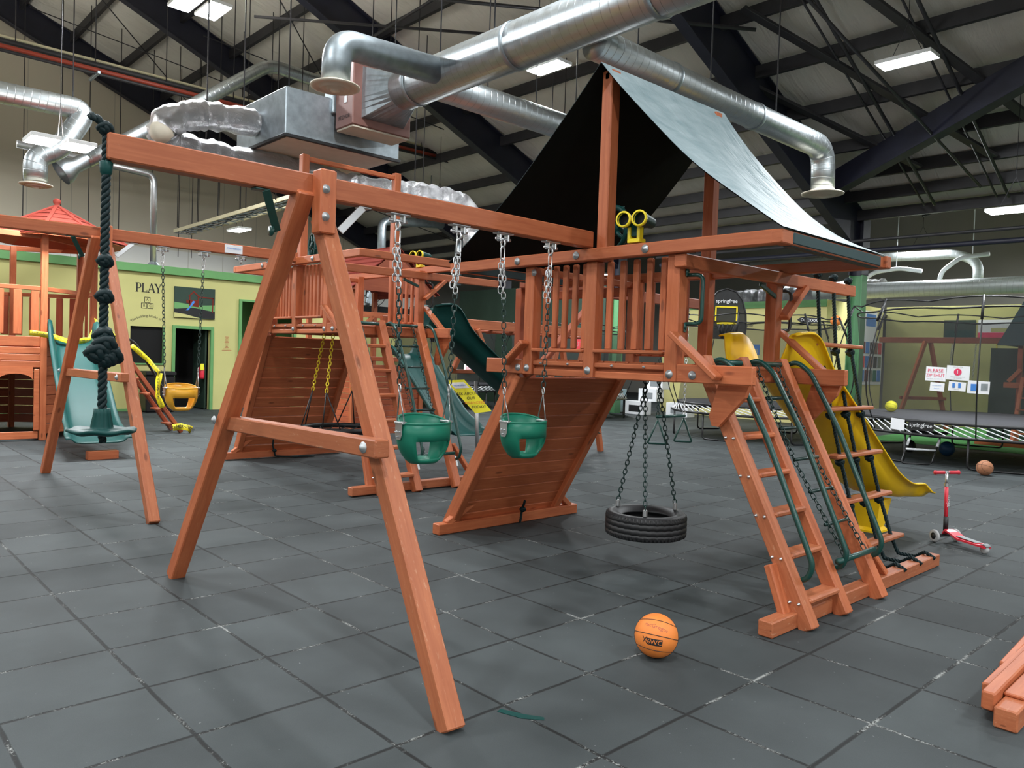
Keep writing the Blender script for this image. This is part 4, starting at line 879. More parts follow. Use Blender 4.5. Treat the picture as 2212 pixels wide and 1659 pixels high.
for i in range(len(prof) - 1):
    for k in range(n): fs.append([i * n + k, i * n + (k + 1) % n, i * n + n + (k + 1) % n, i * n + n + k])
part('disc_seat', mb.add(vs, fs, None, True), 'teal', t); part('rope_end', MB().rope([(1.085, 4, 1.225), (1.09, 4, 1.185)], .018), 'rope', t)
# tyre swing under the near deck
def tyre(cx, cy, cz, R_, label, tops, chain_z):
    t = thing('tyre_swing', (cx, cy, cz - .1), label, 'tyre swing')
    hw = .095; pf = [(.62, -.6), (.78, -1), (.93, -.98), (.985, -.75), (1, -.5), (.985, -.47), (.985, -.43), (1, -.4), (1, -.06), (.985, -.03), (.985, .03), (1, .06), (1, .4), (.985, .43), (.985, .47), (1, .5), (.985, .75), (.93, .98), (.78, 1), (.62, .6), (.6, .5), (.7, .8), (.9, .8), (.93, 0), (.9, -.8), (.7, -.8), (.6, -.5), (.62, -.6)]
    n = 96; vs = []; fs = []
    for r, h in pf:
        for k in range(n):
            q = 2 * math.pi * k / n; zz = cz + hw * h * 1.0 + (.004 * math.sin(k * 2.1) if .98 < r < .99 else 0); vs.append((cx + R_ * r * math.cos(q), cy + R_ * r * math.sin(q), zz))
    for i in range(len(pf) - 1):
        for k in range(n): fs.append([i * n + k, i * n + (k + 1) % n, i * n + n + (k + 1) % n, i * n + n + k])
    part('tyre', MB().add(vs, fs, None, True), 'rubber', t)
    for o in (-1, 1):
        mb = MB()
        for k in range(64):
            q = 2 * math.pi * k / 64; d = V((math.cos(q), math.sin(q), 0)); c = V((cx, cy, cz)) + d * R_ * .985
            mb.beam(c + V((0, 0, o * hw * .55)), c + V((0, 0, o * hw * .9)) - d * R_ * .02, .018, .012, d)
        part('tread_row', mb, 'rubber', t)
    for k, tp in enumerate(tops):
        q = math.radians((100, 215, 335)[k]); e = V((cx + R_ * .8 * math.cos(q), cy + R_ * .8 * math.sin(q), cz + hw))
        part('clip', MB().beam(e, e + V((0, 0, .06)), .035, .03), 'zinc', t); part('chain', MB().chain(V(tp), e + V((0, 0, .05)), .05, .028, .0045), 'chaing', t)
    return t
tyre(5.06, 3.79, .36, .325, 'black tyre swing on chains hanging under the near playset deck', ((5.10, 3.86, 1.52), (5.02, 3.82, 1.52), (5.14, 3.78, 1.52)), 1.5)
# rope ladder on the right of the near tower
t = thing('rope_ladder', (6.8, 3.0, 0), 'three strand rope ladder with wooden planks beside the yellow slide', 'rope ladder')
rp = ((6.5, .0), (6.8, .0), (7.1, .0)); lev = [(2.44, 3.15), (1.86, 3.10), (1.31, 2.98), (.92, 2.88), (.56, 2.78), (.2, 2.66)]
ends = ((6.42, 2.34, .11), (6.75, 2.34, .11), (7.05, 2.34, .11))
for k, (x, _) in enumerate(rp):
    pts = [(x, y, z) for z, y in lev] + [(x + .02, 2.60, .06), (x + .02, 2.46, .06), (ends[k][0], 2.36, .13), (ends[k][0], 2.28, .09)]
    part('rope', MB().rope(pts, .017, .08, 5), 'rope', t)
    for z, y in lev[1:5]: part('knot', MB().knot((x, y, z - .055), .032, .015), 'rope', t)
    part('knot', MB().knot((x, 3.15, 2.46), .03, .014), 'rope', t)
for k, (z, y) in enumerate(lev[1:]): part('plank', MB().box((6.34, y - .055, z - .017), (7.26, y + .055, z + .017), .008), 'woodw', t)
# climbing rope through the ramp foot
t = thing('climbing_rope', (5.35, 5.5, 0), 'short knotted black rope hanging at the foot of the near ramp', 'rope')
part('strand', MB().rope([(5.32, 5.46, .25), (5.35, 5.53, .14), (5.36, 5.56, .012)], .013, .06), 'rope', t); part('knot', MB().knot((5.35, 5.52, .15), .026, .012), 'rope', t)
t = thing('climbing_rope', (5.5, 11.1, 0), 'black rope lying at the foot of the second ramp', 'rope')
part('strand', MB().rope([(5.35, 10.95, .42), (5.38, 11.05, .2), (5.45, 11.1, .03), (5.7, 10.95, .02), (6.0, 10.9, .02)], .013, .06), 'rope', t); part('knot', MB().knot((5.42, 11.07, .12), .026, .012), 'rope', t)
# web swing under the second deck
t = thing('web_swing', (5.6, 9.3, .5), 'black ring web swing on yellow chains under the second playset', 'web swing')
c = V((5.45, 9.25, .62)); part('ring', MB().tube([c + V((math.cos(q * .19635) * .5, math.sin(q * .19635) * .5, 0)) for q in range(32)], .035, 8, True), 'black', t)
part('inner_ring', MB().tube([c + V((math.cos(q * .19635) * .38, math.sin(q * .19635) * .38, -.05)) for q in range(32)], .014, 6, True), 'black', t)
mb = MB()
for k in range(16):
    a = k * .3927; mb.tube([c + V((math.cos(a) * .5, math.sin(a) * .5, 0)), c + V((math.cos(a + .2) * .38, math.sin(a + .2) * .38, -.05)), c + V((0, 0, -.1))], .008, 5)
part('web', mb, 'black', t)
for k in range(4):
    a = k * 1.5708 + .6; e = c + V((math.cos(a) * .5, math.sin(a) * .5, 0)); tp = c + V((math.cos(a) * .25, math.sin(a) * .25, 1.25)); md = e.lerp(tp, .4)
    part('chain', MB().chain(tp, md, .06, .035, .006), 'lemon', t, 'yellow coated chain'); part('tie', MB().tube([md, e], .009, 5).tube([md, c + V((math.cos(a + .5) * .5, math.sin(a + .5) * .5, 0))], .009, 5), 'black', t)
# trapeze on its own frame behind the near tower
t = thing('trapeze_stand', (7, 5.85, 0), 'reddish wooden beam on posts seen through the near tower balusters', 'swing frame')
part('beam', MB().beam((5.55, 5.85, 2.44), (8.95, 5.85, 2.44), .09, .125), 'wood2', t); part('brace', MB().beam((5.64, 5.9, 1.35), (6.75, 5.87, 2.38), .05, .09, (0, 1, 0)), 'wood2', t); part('tie_beam', MB().beam((5.95, 4.75, 2.33), (5.95, 5.8, 2.33), .05, .09), 'wood2', t); part('post', MB().beam((5.62, 5.93, 0), (5.62, 5.93, 2.38), .09, .09), 'wood2', t)
t = thing('trapeze', (8.3, 5.85, .9), 'green trapeze bar with two rings hanging behind the tyre swing', 'trapeze')
part('bar', MB().tube([(7.95, 5.85, .98), (8.55, 5.85, .98)], .02, 10), 'greenmetal', t)
for x in (7.97, 8.53):
    part('chain', MB().chain((x, 5.85, 2.37), (x, 5.85, 1.0), .055, .03, .005), 'zinc' if x > 8 else 'chaing', t)
    part('ring', MB().tube(fillet([V((x - .0, 5.85, .95)), V((x + .075, 5.76, .64)), V((x - .075, 5.94, .64)), V((x, 5.85, .93))], .03), .012, 8), 'greenmetal', t)

# ------------------------------------------------------------------ slides
def slide(name, path, w_, wall, mt_, label, hump=True, foot=None, lip=.0):
    """path: list of points along the bed; the trough cross section is lofted along it"""
    t = thing(name, V((path[-1][0], path[-1][1], 0)), label, 'slide')
    P_ = [V(p) for p in path]; q = fillet(P_, .35, 8); secs = []
    full = []
    for i in range(len(q) - 1):
        k = max(1, int((q[i + 1] - q[i]).length / .08)); full += [q[i].lerp(q[i + 1], j / k) for j in range(k)]
    full.append(q[-1]); N = len(full)
    for i, p in enumerate(full):
        tg = (full[min(i + 1, N - 1)] - full[max(i - 1, 0)]).normalized(); sd = tg.cross(V((0, 0, 1))).normalized(); up = sd.cross(tg).normalized(); u = i / (N - 1)
        h = wall * (1 + (1.1 * math.exp(-((u - .05) / .07) ** 2) if hump else 0)  * 1.0) * (1 if u < .9 else 1 - .6 * (u - .9) / .1)
        wd = w_ * (1 + .12 * math.exp(-((u - 1) / .08) ** 2))
        pr = []
        for a, b_ in ((-.62, 1.0), (-.60, 1.04), (-.56, 1.05), (-.52, 1.0), (-.48, .55), (-.43, .18), (-.33, .03), (-.15, 0), (0, 0), (.15, 0), (.33, .03), (.43, .18), (.48, .55), (.52, 1.0), (.56, 1.05), (.60, 1.04), (.62, 1.0)):
            pr.append(p + sd * a * wd + up * (b_ * h))
        secs.append(pr)
    part('trough', MB().loft(secs), mt_, t, None, .014)
    if foot:
        f = V(foot); part('foot', MB().loft([[f + V((a * .11 * k, b_ * .13 * k, z)) for a, b_ in ((-1, -1), (1, -1), (1, 1), (-1, 1))] for z, k in ((0, 1.15), (.02, 1.15), (.05, .95), (.34, 1.3))], True, False), mt_, t)
    return t
slide('slide', [(5.95, 3.42, 1.66), (6.35, 3.38, 1.6), (6.7, 3.36, 1.35), (7.9, 3.32, .52), (8.3, 3.30, .36), (8.62, 3.30, .34), (8.78, 3.3, .33)], .62, .15, 'yellow', 'yellow plastic slide on the far side of the nearest playset', True, (8.18, 3.3, 0))
slide('slide', [(6.35, 8.75, 1.98), (6.8, 8.7, 1.9), (7.2, 8.68, 1.6), (8.6, 8.55, .65), (9.1, 8.5, .45), (9.5, 8.45, .42)], .6, .2, 'teal', 'dark green slide carrying the yellow card behind the second swing', True, (9.0, 8.5, 0))
part('support_leg', MB().tube([(7.35, 8.55, 0), (7.3, 8.6, 1.3)], .028, 10), 'zinc', [o for o in bpy.data.objects if o.name == 'slide.001'][0])
slide('slide', [(8.8, 12.75, 1.65), (8.78, 12.4, 1.6), (8.72, 12.0, 1.3), (8.62, 10.9, .45), (8.58, 10.5, .3), (8.56, 10.2, .3)], .6, .2, 'teal', 'green slide seen through the chain net of the second playset', False)
t = thing('sale_card', (7.1, 8.3, 1.1), 'bright yellow card with financing lettering on the dark green slide', 'sign')
qs = [V((6.435, 8.212, 1.32)), V((6.62, 8.04, 1.34)), V((6.89, 7.77, .932)), V((6.73, 7.92, .894))]
ex = (qs[1] - qs[0]).normalized(); ez = ((qs[0] - qs[3]) + (qs[1] - qs[2])).normalized(); ez = (ez - ex * ez.dot(ex)).normalized(); nn = ex.cross(ez)
ce = sum(qs, V((0, 0, 0))) / 4
part('card', MB().prism(qs, -nn * .004), 'signyellow', t)
mb = MB()
dn = ((qs[3] - qs[0]) + (qs[2] - qs[1])) / 2
for s_, u_ in (('ASK ABOUT', .42), ('OUR', .56), ('TODAY!', .83)): text(mb, s_, .052, (qs[0] + qs[1]) / 2 + dn * u_ + nn * .004, ex, ez)
part('lettering', mb, 'ink', t); mb = MB(); text(mb, 'FINANCING', .05, (qs[0] + qs[1]) / 2 + dn * .70 + nn * .004, ex, ez); part('lettering', mb, 'orange', t, 'orange word FINANCING')
lc = (qs[0] + qs[1]) / 2 + dn * .16
part('logo_patch', MB().prism([lc + dn * a + ex * b_ + nn * .003 for a, b_ in ((.09, -.09), (.09, .1), (-.09, .09), (-.09, -.1))], nn * .001), 'paper', t); mb = MB(); text(mb, 'recreation', .042, lc + nn * .006, ex, ez); part('logo_lettering', mb, 'blueink', t)

# ------------------------------------------------------------------ forts
root3 = thing('wooden_fort', (2.3, 16, 0), 'wooden play fort with peaked gazebo roof and arched doorway at the left edge', 'playset')
C3 = V((2.62, 15.95, 0)); zf = 1.62
corn = [(0.6, 14.9), (3.12, 14.9), (4.1, 15.75), (4.1, 16.7), (3.12, 17.4), (1.2, 17.4)]
def wal(a, b_, z0, z1, n_, nm, mt_='wood', sk=()):
    a = V((*a, 0)); b_ = V((*b_, 0))
    for k in range(n_):
        if k in sk: continue
        z = z0 + (z1 - z0) * (k + .5) / n_; part(nm, MB().beam(a + V((0, 0, z)), b_ + V((0, 0, z)), .03, (z1 - z0) / n_ - .006), mt_, root3)
fz = (3.12, 14.9)
for x, y in corn: part('post', MB().beam((x, y, 0), (x, y, 3.45), .1, .1, (0, 1, 0)), 'wood', root3)
for x in (1.75,): part('post', MB().beam((x, 14.9, zf), (x, 14.9, 3.45), .09, .09, (0, 1, 0)), 'wood', root3)
for i in range(len(corn)):
    a = corn[i]; b_ = corn[(i + 1) % len(corn)]
    wal(a, b_, zf - .05, zf + .12, 1, 'rail'); wal(a, b_, 2.5, 2.58, 1, 'rail'); wal(a, b_, 3.36, 3.46, 1, 'eave_beam')
    L = math.hypot(b_[0] - a[0], b_[1] - a[1]); n_ = max(3, int(L / .24))
    if i != 1:
        for k in range(n_):
            t0 = (k + .5) / n_; x = a[0] + (b_[0] - a[0]) * t0; y = a[1] + (b_[1] - a[1]) * t0; part('baluster', MB().beam((x, y, zf + .15), (x, y, 2.5), .12, .025, (b_[1] - a[1], a[0] - b_[0], 0)), 'wood' if i == 0 else 'wood2', root3)
    if i in (1, 2, 3, 4): wal(a, b_, .1, zf - .05, 9, 'wall_board', 'wood2' if i > 1 else 'wood')
part('deck', MB().prism([(x, y, zf - .08) for x, y in corn], (0, 0, .06)), 'wood2', root3)
# front wall with the arched opening between x 2.45 and 2.95
wal((2.98, 14.855), (3.06, 14.855), .165, 1.2, 1, 'door_frame'); wal((2.38, 14.855), (2.465, 14.855), .165, 1.2, 1, 'door_frame'); wal((2.36, 14.87), (3.05, 14.87), .03, .16, 1, 'threshold')
wal((.6, 14.88), (3.1, 14.88), 1.22, 1.56, 3, 'wall_board'); wal((.6, 14.88), (2.36, 14.88), .1, 1.2, 8, 'wall_board')
ap = [(2.47, 1.0)] + [(2.72 + .25 * math.cos(a), 1.0 + .12 * math.sin(a)) for a in [math.pi * (1 - k / 10) for k in range(11)]] + [(2.97, 1.0), (2.97, 1.24), (2.47, 1.24)]
part('arch_board', MB().prism([(x, 14.86, z) for x, z in ap], (0, .03, 0)), 'wood', root3)
ex_ = 1.18; ce3 = V((3.46, 15.75, 0)); apex = V((3.48, 15.75, 4.06))
oc = [V((ce3.x + 1.2 * math.cos(q * .7854 + .39), ce3.y + 1.2 * math.sin(q * .7854 + .39), 3.42)) for q in range(8)]
for k in range(8):
    a = oc[k]; b_ = oc[(k + 1) % 8]
    for j in range(7):
        u0 = j / 7; u1 = (j + 1.12) / 7; mb = MB(); up = V((0, 0, .022))
        mb.prism([a.lerp(apex, u0) + up, b_.lerp(apex, u0) + up, b_.lerp(apex, min(u1, 1)) , a.lerp(apex, min(u1, 1))], (0, 0, .012)); part('roof_shingle', mb, 'red', root3)
    part('hip_rib', MB().beam(a + V((0, 0, .03)), apex + V((0, 0, .03)), .06, .03), 'red', root3)
part('roof_lining', MB().add(oc + [apex], [[k, (k + 1) % 8, 8] for k in range(8)]), 'wood2', root3)
part('finial', MB().lathe([(.07, 0), (.06, .05), (.035, .06), (.06, .09), (.065, .13), (.04, .17), (0, .18)], apex - V((0, 0, .03)), (0, 0, 1), 14), 'red', root3)
slide('slide', [(3.62, 15.2, 1.72), (3.55, 14.8, 1.66), (3.5, 14.4, 1.35), (3.32, 12.9, .42), (3.28, 12.5, .26), (3.25, 12.05, .24)], .62, .16, 'teal', 'dark teal slide with caution tape running down from the left wooden fort', True)
tag(solo('wood_block', MB().box((3.1, 12.05, 0), (3.5, 12.2, .12)), 'wood', 'short wooden block under the end of the teal slide', 'block'), 'short wooden block under the end of the teal slide', 'block')
t = thing('leaning_ladder', (5, 15.4, 0), 'wooden ladder wrapped in caution tape beside the left fort', 'ladder')
for y in (15.15, 15.65): part('rail', MB().beam((5.5, y, .02), (4.25, y, 1.80), .1, .07, (1, 0, 1)), 'wood2', t)
for k in range(6): u0 = (k + .6) / 6.2; part('rung', MB().box((5.5 - 1.25 * u0 - .1, 15.17, 1.78 * u0 - .02), (5.5 - 1.25 * u0 + .06, 15.63, 1.78 * u0 + .01)), 'wood2', t)
part('hand_rail', MB().tube(fillet([(5.2, 15.12, .45), (5.3, 15.12, .6), (4.62, 15.12, 1.72), (4.4, 15.12, 1.80)], .15), .022, 8), 'blackmetal', t)
def tape(pts, wd, label, nrm):
    P_ = [V(p) for p in pts]; nrm = V(nrm).normalized(); q = []
    for i in range(len(P_) - 1): q += [P_[i].lerp(P_[i + 1], j / 6) for j in range(6)]
    q.append(P_[-1]); secs = []
    for i, p in enumerate(q):
        tg = (q[min(i + 1, len(q) - 1)] - q[max(i - 1, 0)]).normalized(); a = (nrm.cross(tg)).normalized(); tw = nrm * .3 * math.sin(i * .5) * wd
        secs.append([p - a * wd / 2 - tw, p + a * wd / 2 + tw])
    t = thing('caution_tape', q[len(q) // 2], label, 'tape'); part('ribbon', MB().loft(secs), 'caution', t, None, .002)
    mb = MB(); L = 0
    for i in range(2, len(q) - 2, 4):
        tg = (q[i + 1] - q[i - 1]).normalized(); 
        if tg.dot(V((.732, -.681, 0))) < 0: tg = -tg
        text(mb, 'CAUTION' if (q[i + 1] - q[i - 1]).length > .02 else 'C', wd * .62, q[i] + nrm * .012, tg, nrm.cross(tg))
    part('lettering', mb, 'ink', t)
tape([(2.9, 14.80, 1.80), (3.2, 14.74, 1.76), (3.5, 14.72, 1.66), (3.8, 14.8, 1.72), (4.0, 15.1, 1.98), (4.08, 15.5, 2.1)], .085, 'caution tape strung across the top of the left teal slide', (0, -1, .1))
tape([(4.0, 15.05, 1.9), (4.2, 15.05, 1.85), (4.35, 15.1, 1.7)], .1, 'caution tape bunched round the post above the leaning ladder', (0, -1, .1))
tape([(4.55, 15.06, 1.65), (4.85, 15.04, 1.38), (5.05, 15.04, 1.15)], .08, 'caution tape hanging along the ladder hand rail', (0, -1, .1))
tape([(5.06, 15.05, 1.15), (5.02, 15.03, .95), (5.02, 15.03, .72), (5.12, 15.05, .5)], .09, 'caution tape hanging down across the middle of the ladder', (0, -1, .1))
tape([(5.3, 15.02, .12), (5.45, 15.0, .14), (5.6, 15.02, .10), (5.68, 15.1, .05)], .12, 'caution tape wrapped round the foot of the ladder', (0, -1, .2))
# cabin behind the second playset
root4 = thing('wooden_cabin', (8.8, 14.1, 0), 'wooden cabin with shingled gable roof behind the second playset', 'playset')
X0, X1, Y0_, Y1_ = 8.0, 9.6, 13.1, 14.9
for x in (X0, X1):
    for y in (Y0_, Y1_): part('post', MB().beam((x, y, 0), (x, y, 3.0), .1, .1, (0, 1, 0)), 'wood', root4)
for k in range(12): part('wall_board', MB().box((X0, Y0_ - .015, .05 + k * .115), (X1, Y0_ + .015, .16 + k * .115)), 'wood2', root4)
for k in range(12): part('wall_board', MB().box((X0 - .015, Y0_, .05 + k * .115), (X0 + .015, Y1_, .16 + k * .115)), 'wood2', root4)
for k in range(4): part('wall_board', MB().box((X0 - .015, Y0_, 2.45 + k * .115), (X0 + .015, Y1_, 2.56 + k * .115)), 'wood2', root4)
part('deck', MB().box((X0, Y0_, 1.5), (X1, Y1_, 1.58)), 'wood2', root4)
part('cross_beam', MB().box((X0, Y0_ - .05, 2.35), (X1, Y0_ + .02, 2.46)), 'wood', root4)
for sg in (-1, 1):
    part('brace', MB().beam(((X0 if sg < 0 else X1), Y0_ - .03, 2.0), ((X0 + .4 if sg < 0 else X1 - .4), Y0_ - .03, 2.38), .04, .08), 'wood', root4)
xm = (X0 + X1) / 2
for j in range(8):
    for sg in (-1, 1):
        a = V((xm + sg * 1.05, 0, 2.85)).lerp(V((xm, 0, 3.75)), j / 8); b_ = V((xm + sg * 1.05, 0, 2.85)).lerp(V((xm, 0, 3.75)), (j + 1.15) / 8)
        part('roof_shingle', MB().prism([(a.x, 12.85, a.z + .03), (a.x, 15.15, a.z + .03), (b_.x, 15.15, b_.z), (b_.x, 12.85, b_.z)], (0, 0, .02)), 'red', root4)
part('gable_board', MB().prism([(xm - 1.0, 12.9, 2.86), (xm + 1.0, 12.9, 2.86), (xm, 12.9, 3.72)], (0, .03, 0)), 'wood2', root4)
# corner of another playset at the lower right
t = thing('playset_foot', (4.6, .95, 0), 'foot of another wooden playset cut by the lower right corner', 'playset')
part('base_beam', MB().beam((4.13, 1.0, .052), (6.2, 1.03, .052), .1, .1), 'woodw', t); part('cover_board', MB().beam((4.30, 1.01, .112), (6.2, 1.04, .112), .09, .02), 'wood', t)
part('rail', MB().beam((4.17, 1.085, .10), (6.2, 1.13, .12), .06, .09), 'wood', t); part('rail', MB().beam((4.34, 1.135, .07), (6.2, 1.17, .11), .05, .11), 'wood', t); part('rail', MB().beam((4.72, 1.165, .09), (6.2, 1.21, .15), .04, .08), 'wood', t)

# ------------------------------------------------------------------ trampolines
def trampoline(cx, cy, R_, label, nr=44, npole=9, zt=2.75, zm=.8, zr=.6, a0=0., legs=6, nethigh=True, netlabel=None):
    t = thing('trampoline', (cx, cy, 0), label, 'trampoline'); c = V((cx, cy, 0))
    ring = lambda r, z, n=56, w_=0: [c + V((r * math.cos(6.2832 * k / n), r * math.sin(6.2832 * k / n), z + w_ * math.sin(k * 6.2832 * npole / n))) for k in range(n)]
    part('mat', MB().lathe([(0, zm + .012), (R_ - .02, zm + .012), (R_, zm), (R_ - .02, zm - .03), (0, zm - .02)], c, (0, 0, 1), 56), 'matgrey', t)
    part('mat_edge', MB().tube(ring(R_, zm - .01), .03, 6, True), 'black', t)
    part('frame_ring', MB().tube(ring(R_ + .12, zr), .028, 8, True), 'blackmetal', t)
    for k in range(nr):
        q = a0 + 6.2832 * k / nr; q2 = q + .5 / R_
        part('rod', MB().tube([c + V((R_ * math.cos(q), R_ * math.sin(q), zm - .03)), c + V(((R_ + .12) * math.cos(q2), (R_ + .12) * math.sin(q2), zr + .02))], .011, 5), 'whiteplastic', t)
    for k in range(legs):
        q = a0 + 6.2832 * k / legs; d = .3
        p = [c + V(((R_ + .1) * math.cos(q + s_), (R_ + .1) * math.sin(q + s_), z)) for s_, z in ((-.19, zr), (-.19, .02), (.19, .02), (.19, zr))]
        part('leg', MB().tube(fillet(p, .1), .02, 8), 'blackmetal', t)
    for k in range(npole):
        q = a0 + .2 + 6.2832 * k / npole; e = lambda r, z: c + V((r * math.cos(q), r * math.sin(q), z))
        part('net_pole', MB().tube(fillet([e(R_ + .12, zr), e(R_ + .42, 1.3), e(R_ + .30, 2.1), e(R_ + .02, zt + .1)], .6, 6), .012, 6), 'blackmetal', t)
        part('pole_sleeve', MB().tube([e(R_ + .2, zt - .32), e(R_ + .02, zt + .1)], .022, 6), 'black', t)
    secs = []
    n = 72
    for z, f in ((zm, 1.0), (zm + .4, .97), (zm + .9, .955), (zm + 1.4, .96), (zt - .12, .985)):
        secs.append([c + V((R_ * f * math.cos(6.2832 * k / n), R_ * f * math.sin(6.2832 * k / n), z)) for k in range(n)])
    nt_ = part('net', MB().loft(secs, True), 'net', t)
    part('net_band', MB().tube([c + V((R_ * .985 * math.cos(6.2832 * k / n), R_ * .985 * math.sin(6.2832 * k / n), zt - .12 + .03 * abs(math.cos(math.pi * npole * (k / n) - .1)))) for k in range(n)], .018, 5, True), 'black', nt_)
    part('top_rope', MB().tube([c + V(((R_ + .01) * math.cos(a0 + .2 + 6.2832 * k / n), (R_ + .01) * math.sin(a0 + .2 + 6.2832 * k / n), zt + .08 - .07 * (1 - abs(math.cos(math.pi * npole * k / n))))) for k in range(n)], .014, 5, True), 'black', nt_)
    return t
M['matgrey'] = plain('grey jumping mat', (.075, .075, .085), .7)
tr1 = trampoline(17.3, 4.75, 2.5, 'big round trampoline with white rods and notices at the right edge', 84, 9, 2.9, .78, .54, .35, 8)
tr2 = trampoline(16.6, 9.45, 1.75, 'trampoline with basketball hoop behind the yellow slide', 60, 8, 2.7, .78, .58, .1)
tr3 = trampoline(17.0, 15.9, 1.7, 'trampoline behind the wooden ramp beside the green far column', 56, 8, 2.6, .78, .58, .2)
tr4 = trampoline(15.7, 20.1, 1.7, 'trampoline with notices far behind the dark green slide', 56, 8, 2.6, .78, .58, .5)
def hoop(c, right, lean, label, nm='springfree'):
    # rounded net backboard with a yellow square, rim and net
    c = V(c); r = V(right).normalized(); n = r.cross(V((0, 0, 1))).normalized(); u_ = V((0, 0, 1))
    t = thing('basketball_hoop', c, label, 'hoop')
    prof = [(-.42, -.55), (-.44, -.3), (-.42, 0), (-.34, .3), (-.2, .48), (0, .55), (.2, .48), (.34, .3), (.42, 0), (.44, -.3), (.42, -.55)]
    pts = [c + r * x + u_ * z for x, z in prof]
    part('board', MB().prism(pts, n * -.012), 'blacknet', t); part('board_frame', MB().tube(pts, .018, 6, True), 'black', t)
    mb = MB()
    for a, b_, c_, d_ in ((-.24, -.2, .24, -.17), (-.24, .13, .24, .16), (-.24, -.2, -.21, .16), (.21, -.2, .24, .16)):
        mb.prism([c + n * .006 + r * x + u_ * z for x, z in ((a, b_), (c_, b_), (c_, d_), (a, d_))], n * .01)
    part('target_square', mb, 'lemon', t)
    mb = MB(); text(mb, nm, .115, c + n * .02 + u_ * .27, r, u_); part('lettering', mb, 'paper', t)
    ce_ = c + n * .25 - u_ * .24
    part('rim', MB().tube([ce_ + r * math.cos(q * .3927) * .2 + n * math.sin(q * .3927) * .2 for q in range(16)], .014, 6, True), 'lemon', t)
    mb = MB()
    for q in range(12):
        a = q * .5236; mb.tube([ce_ + r * math.cos(a) * .2 + n * math.sin(a) * .2, ce_ + r * math.cos(a + .3) * .11 + n * math.sin(a + .3) * .11 - u_ * .32], .008, 4); mb.tube([ce_ + r * math.cos(a) * .2 + n * math.sin(a) * .2, ce_ + r * math.cos(a - .3) * .11 + n * math.sin(a - .3) * .11 - u_ * .32], .008, 4)
    part('hoop_net', mb, 'black', t)
    for sg in (-1, 1): part('strut', MB().tube([c + r * sg * .38 - u_ * .5, c + r * sg * .42 - u_ * .9 - n * .1], .015, 6), 'black', t)
    return t
mt, nt, b = base('black backboard mesh', (.02, .02, .02), .7); tr_ = nt.nodes.new('ShaderNodeBsdfTransparent'); mx = nt.nodes.new('ShaderNodeMixShader'); mx.inputs[0].default_value = .82
nt.links.new(tr_.outputs[0], mx.inputs[1]); nt.links.new(b.outputs[0], mx.inputs[2]); nt.links.new(mx.outputs[0], nt.nodes['Material Output'].inputs[0]); M['blacknet'] = mt
cr = (.732, -.681, 0)
hoop((15.18, 9.41, 2.80), (.6, -.8, 0), 0, 'black basketball backboard with yellow square on the trampoline behind the slide')
hoop((14.35, 18.6, 2.62), (.2, -.98, 0), 0, 'narrow black backboard beside the left post of the near tower', 'springfree')
# notices on the nets
def notice(c, right, wd, ht, lines, label, col='greyink', dot=False, blobs=()):
    c = V(c); r = V(right).normalized(); u_ = V((0, 0, 1)); n = r.cross(u_)
    t = thing('notice', c, label, 'notice'); q = lambda x, z, k: c + r * x + u_ * z + n * k
    part('card', MB().prism([q(x, z, 0) for x, z in ((-wd / 2, -ht / 2), (wd / 2, -ht / 2 - .01), (wd / 2 + .006, ht / 2 - .015), (-wd / 2 + .01, ht / 2))], n * .004), 'paper', t)
    for s_, z, sz, cl in lines: mb = MB(); text(mb, s_, sz, q(0, z, .007), r, u_); part('lettering', mb, cl, t)
    if dot:
        part('red_disc', MB().lathe([(0, 0), (ht * .24, 0), (ht * .24, .002), (0, .002)], q(0, .01, .006), n, 24, False), 'pink', t); mb = MB(); text(mb, '1', ht * .36, q(0, .01, .011), r, u_); part('numeral', mb, 'paper', t)
    for a, b_, c_, d_, cl in blobs: part('printed_shape', MB().prism([q(x, z, .006) for x, z in ((a, b_), (c_, b_), (c_, d_), (a, d_))], n * .002), cl, t)
for p, rt, wd, ht, lines, lb, dot, blobs in (
    ((14.786, 4.929, 1.635), (-0.071, -0.997, 0), .34, .25, (('PLEASE', .05, .085, 'pink'), ('ZIP SHUT', -.03, .075, 'pink'), ('keep the door closed while jumping', -.09, .018, 'greyink')), 'white notice reading PLEASE ZIP SHUT on the big trampoline net', False, ()),
    ((14.786, 4.575, 1.665), (0.070, -0.998, 0), .36, .25, (('ONE AT A TIME', .095, .022, 'greyink'), ('USE BY MORE THAN ONE', -.075, .02, 'greyink'), ('IS AT YOUR RISK', -.098, .018, 'greyink')), 'white notice with red numeral disc on the big trampoline net', True, ()),
    ((14.784, 4.895, 1.408), (-0.058, -0.998, 0), .24, .15, (('no shoes please', .02, .024, 'blueink'), ('thank you', -.03, .022, 'blueink')), 'small white notice below the PLEASE ZIP SHUT notice', False, ()),
    ((14.786, 4.578, 1.432), (0.068, -0.998, 0), .27, .16, (('socks only', -.06, .02, 'greyink'),), 'small white notice with two blue sock shapes on the big trampoline net', False, ((-.07, -.03, -.03, .05, 'blueink'), (.02, -.03, .06, .05, 'blueink'))),
    ((14.828, 4.261, 1.432), (0.194, -0.981, 0), .33, .22, (), 'white notice with blue panel and grey sketch, rightmost on the big net', False, ((-.11, -.07, .0, .05, 'blueink'), (.04, -.06, .14, .06, 'galv')))):
    notice(p, rt, wd, ht, lines, lb, 'greyink', dot, blobs)
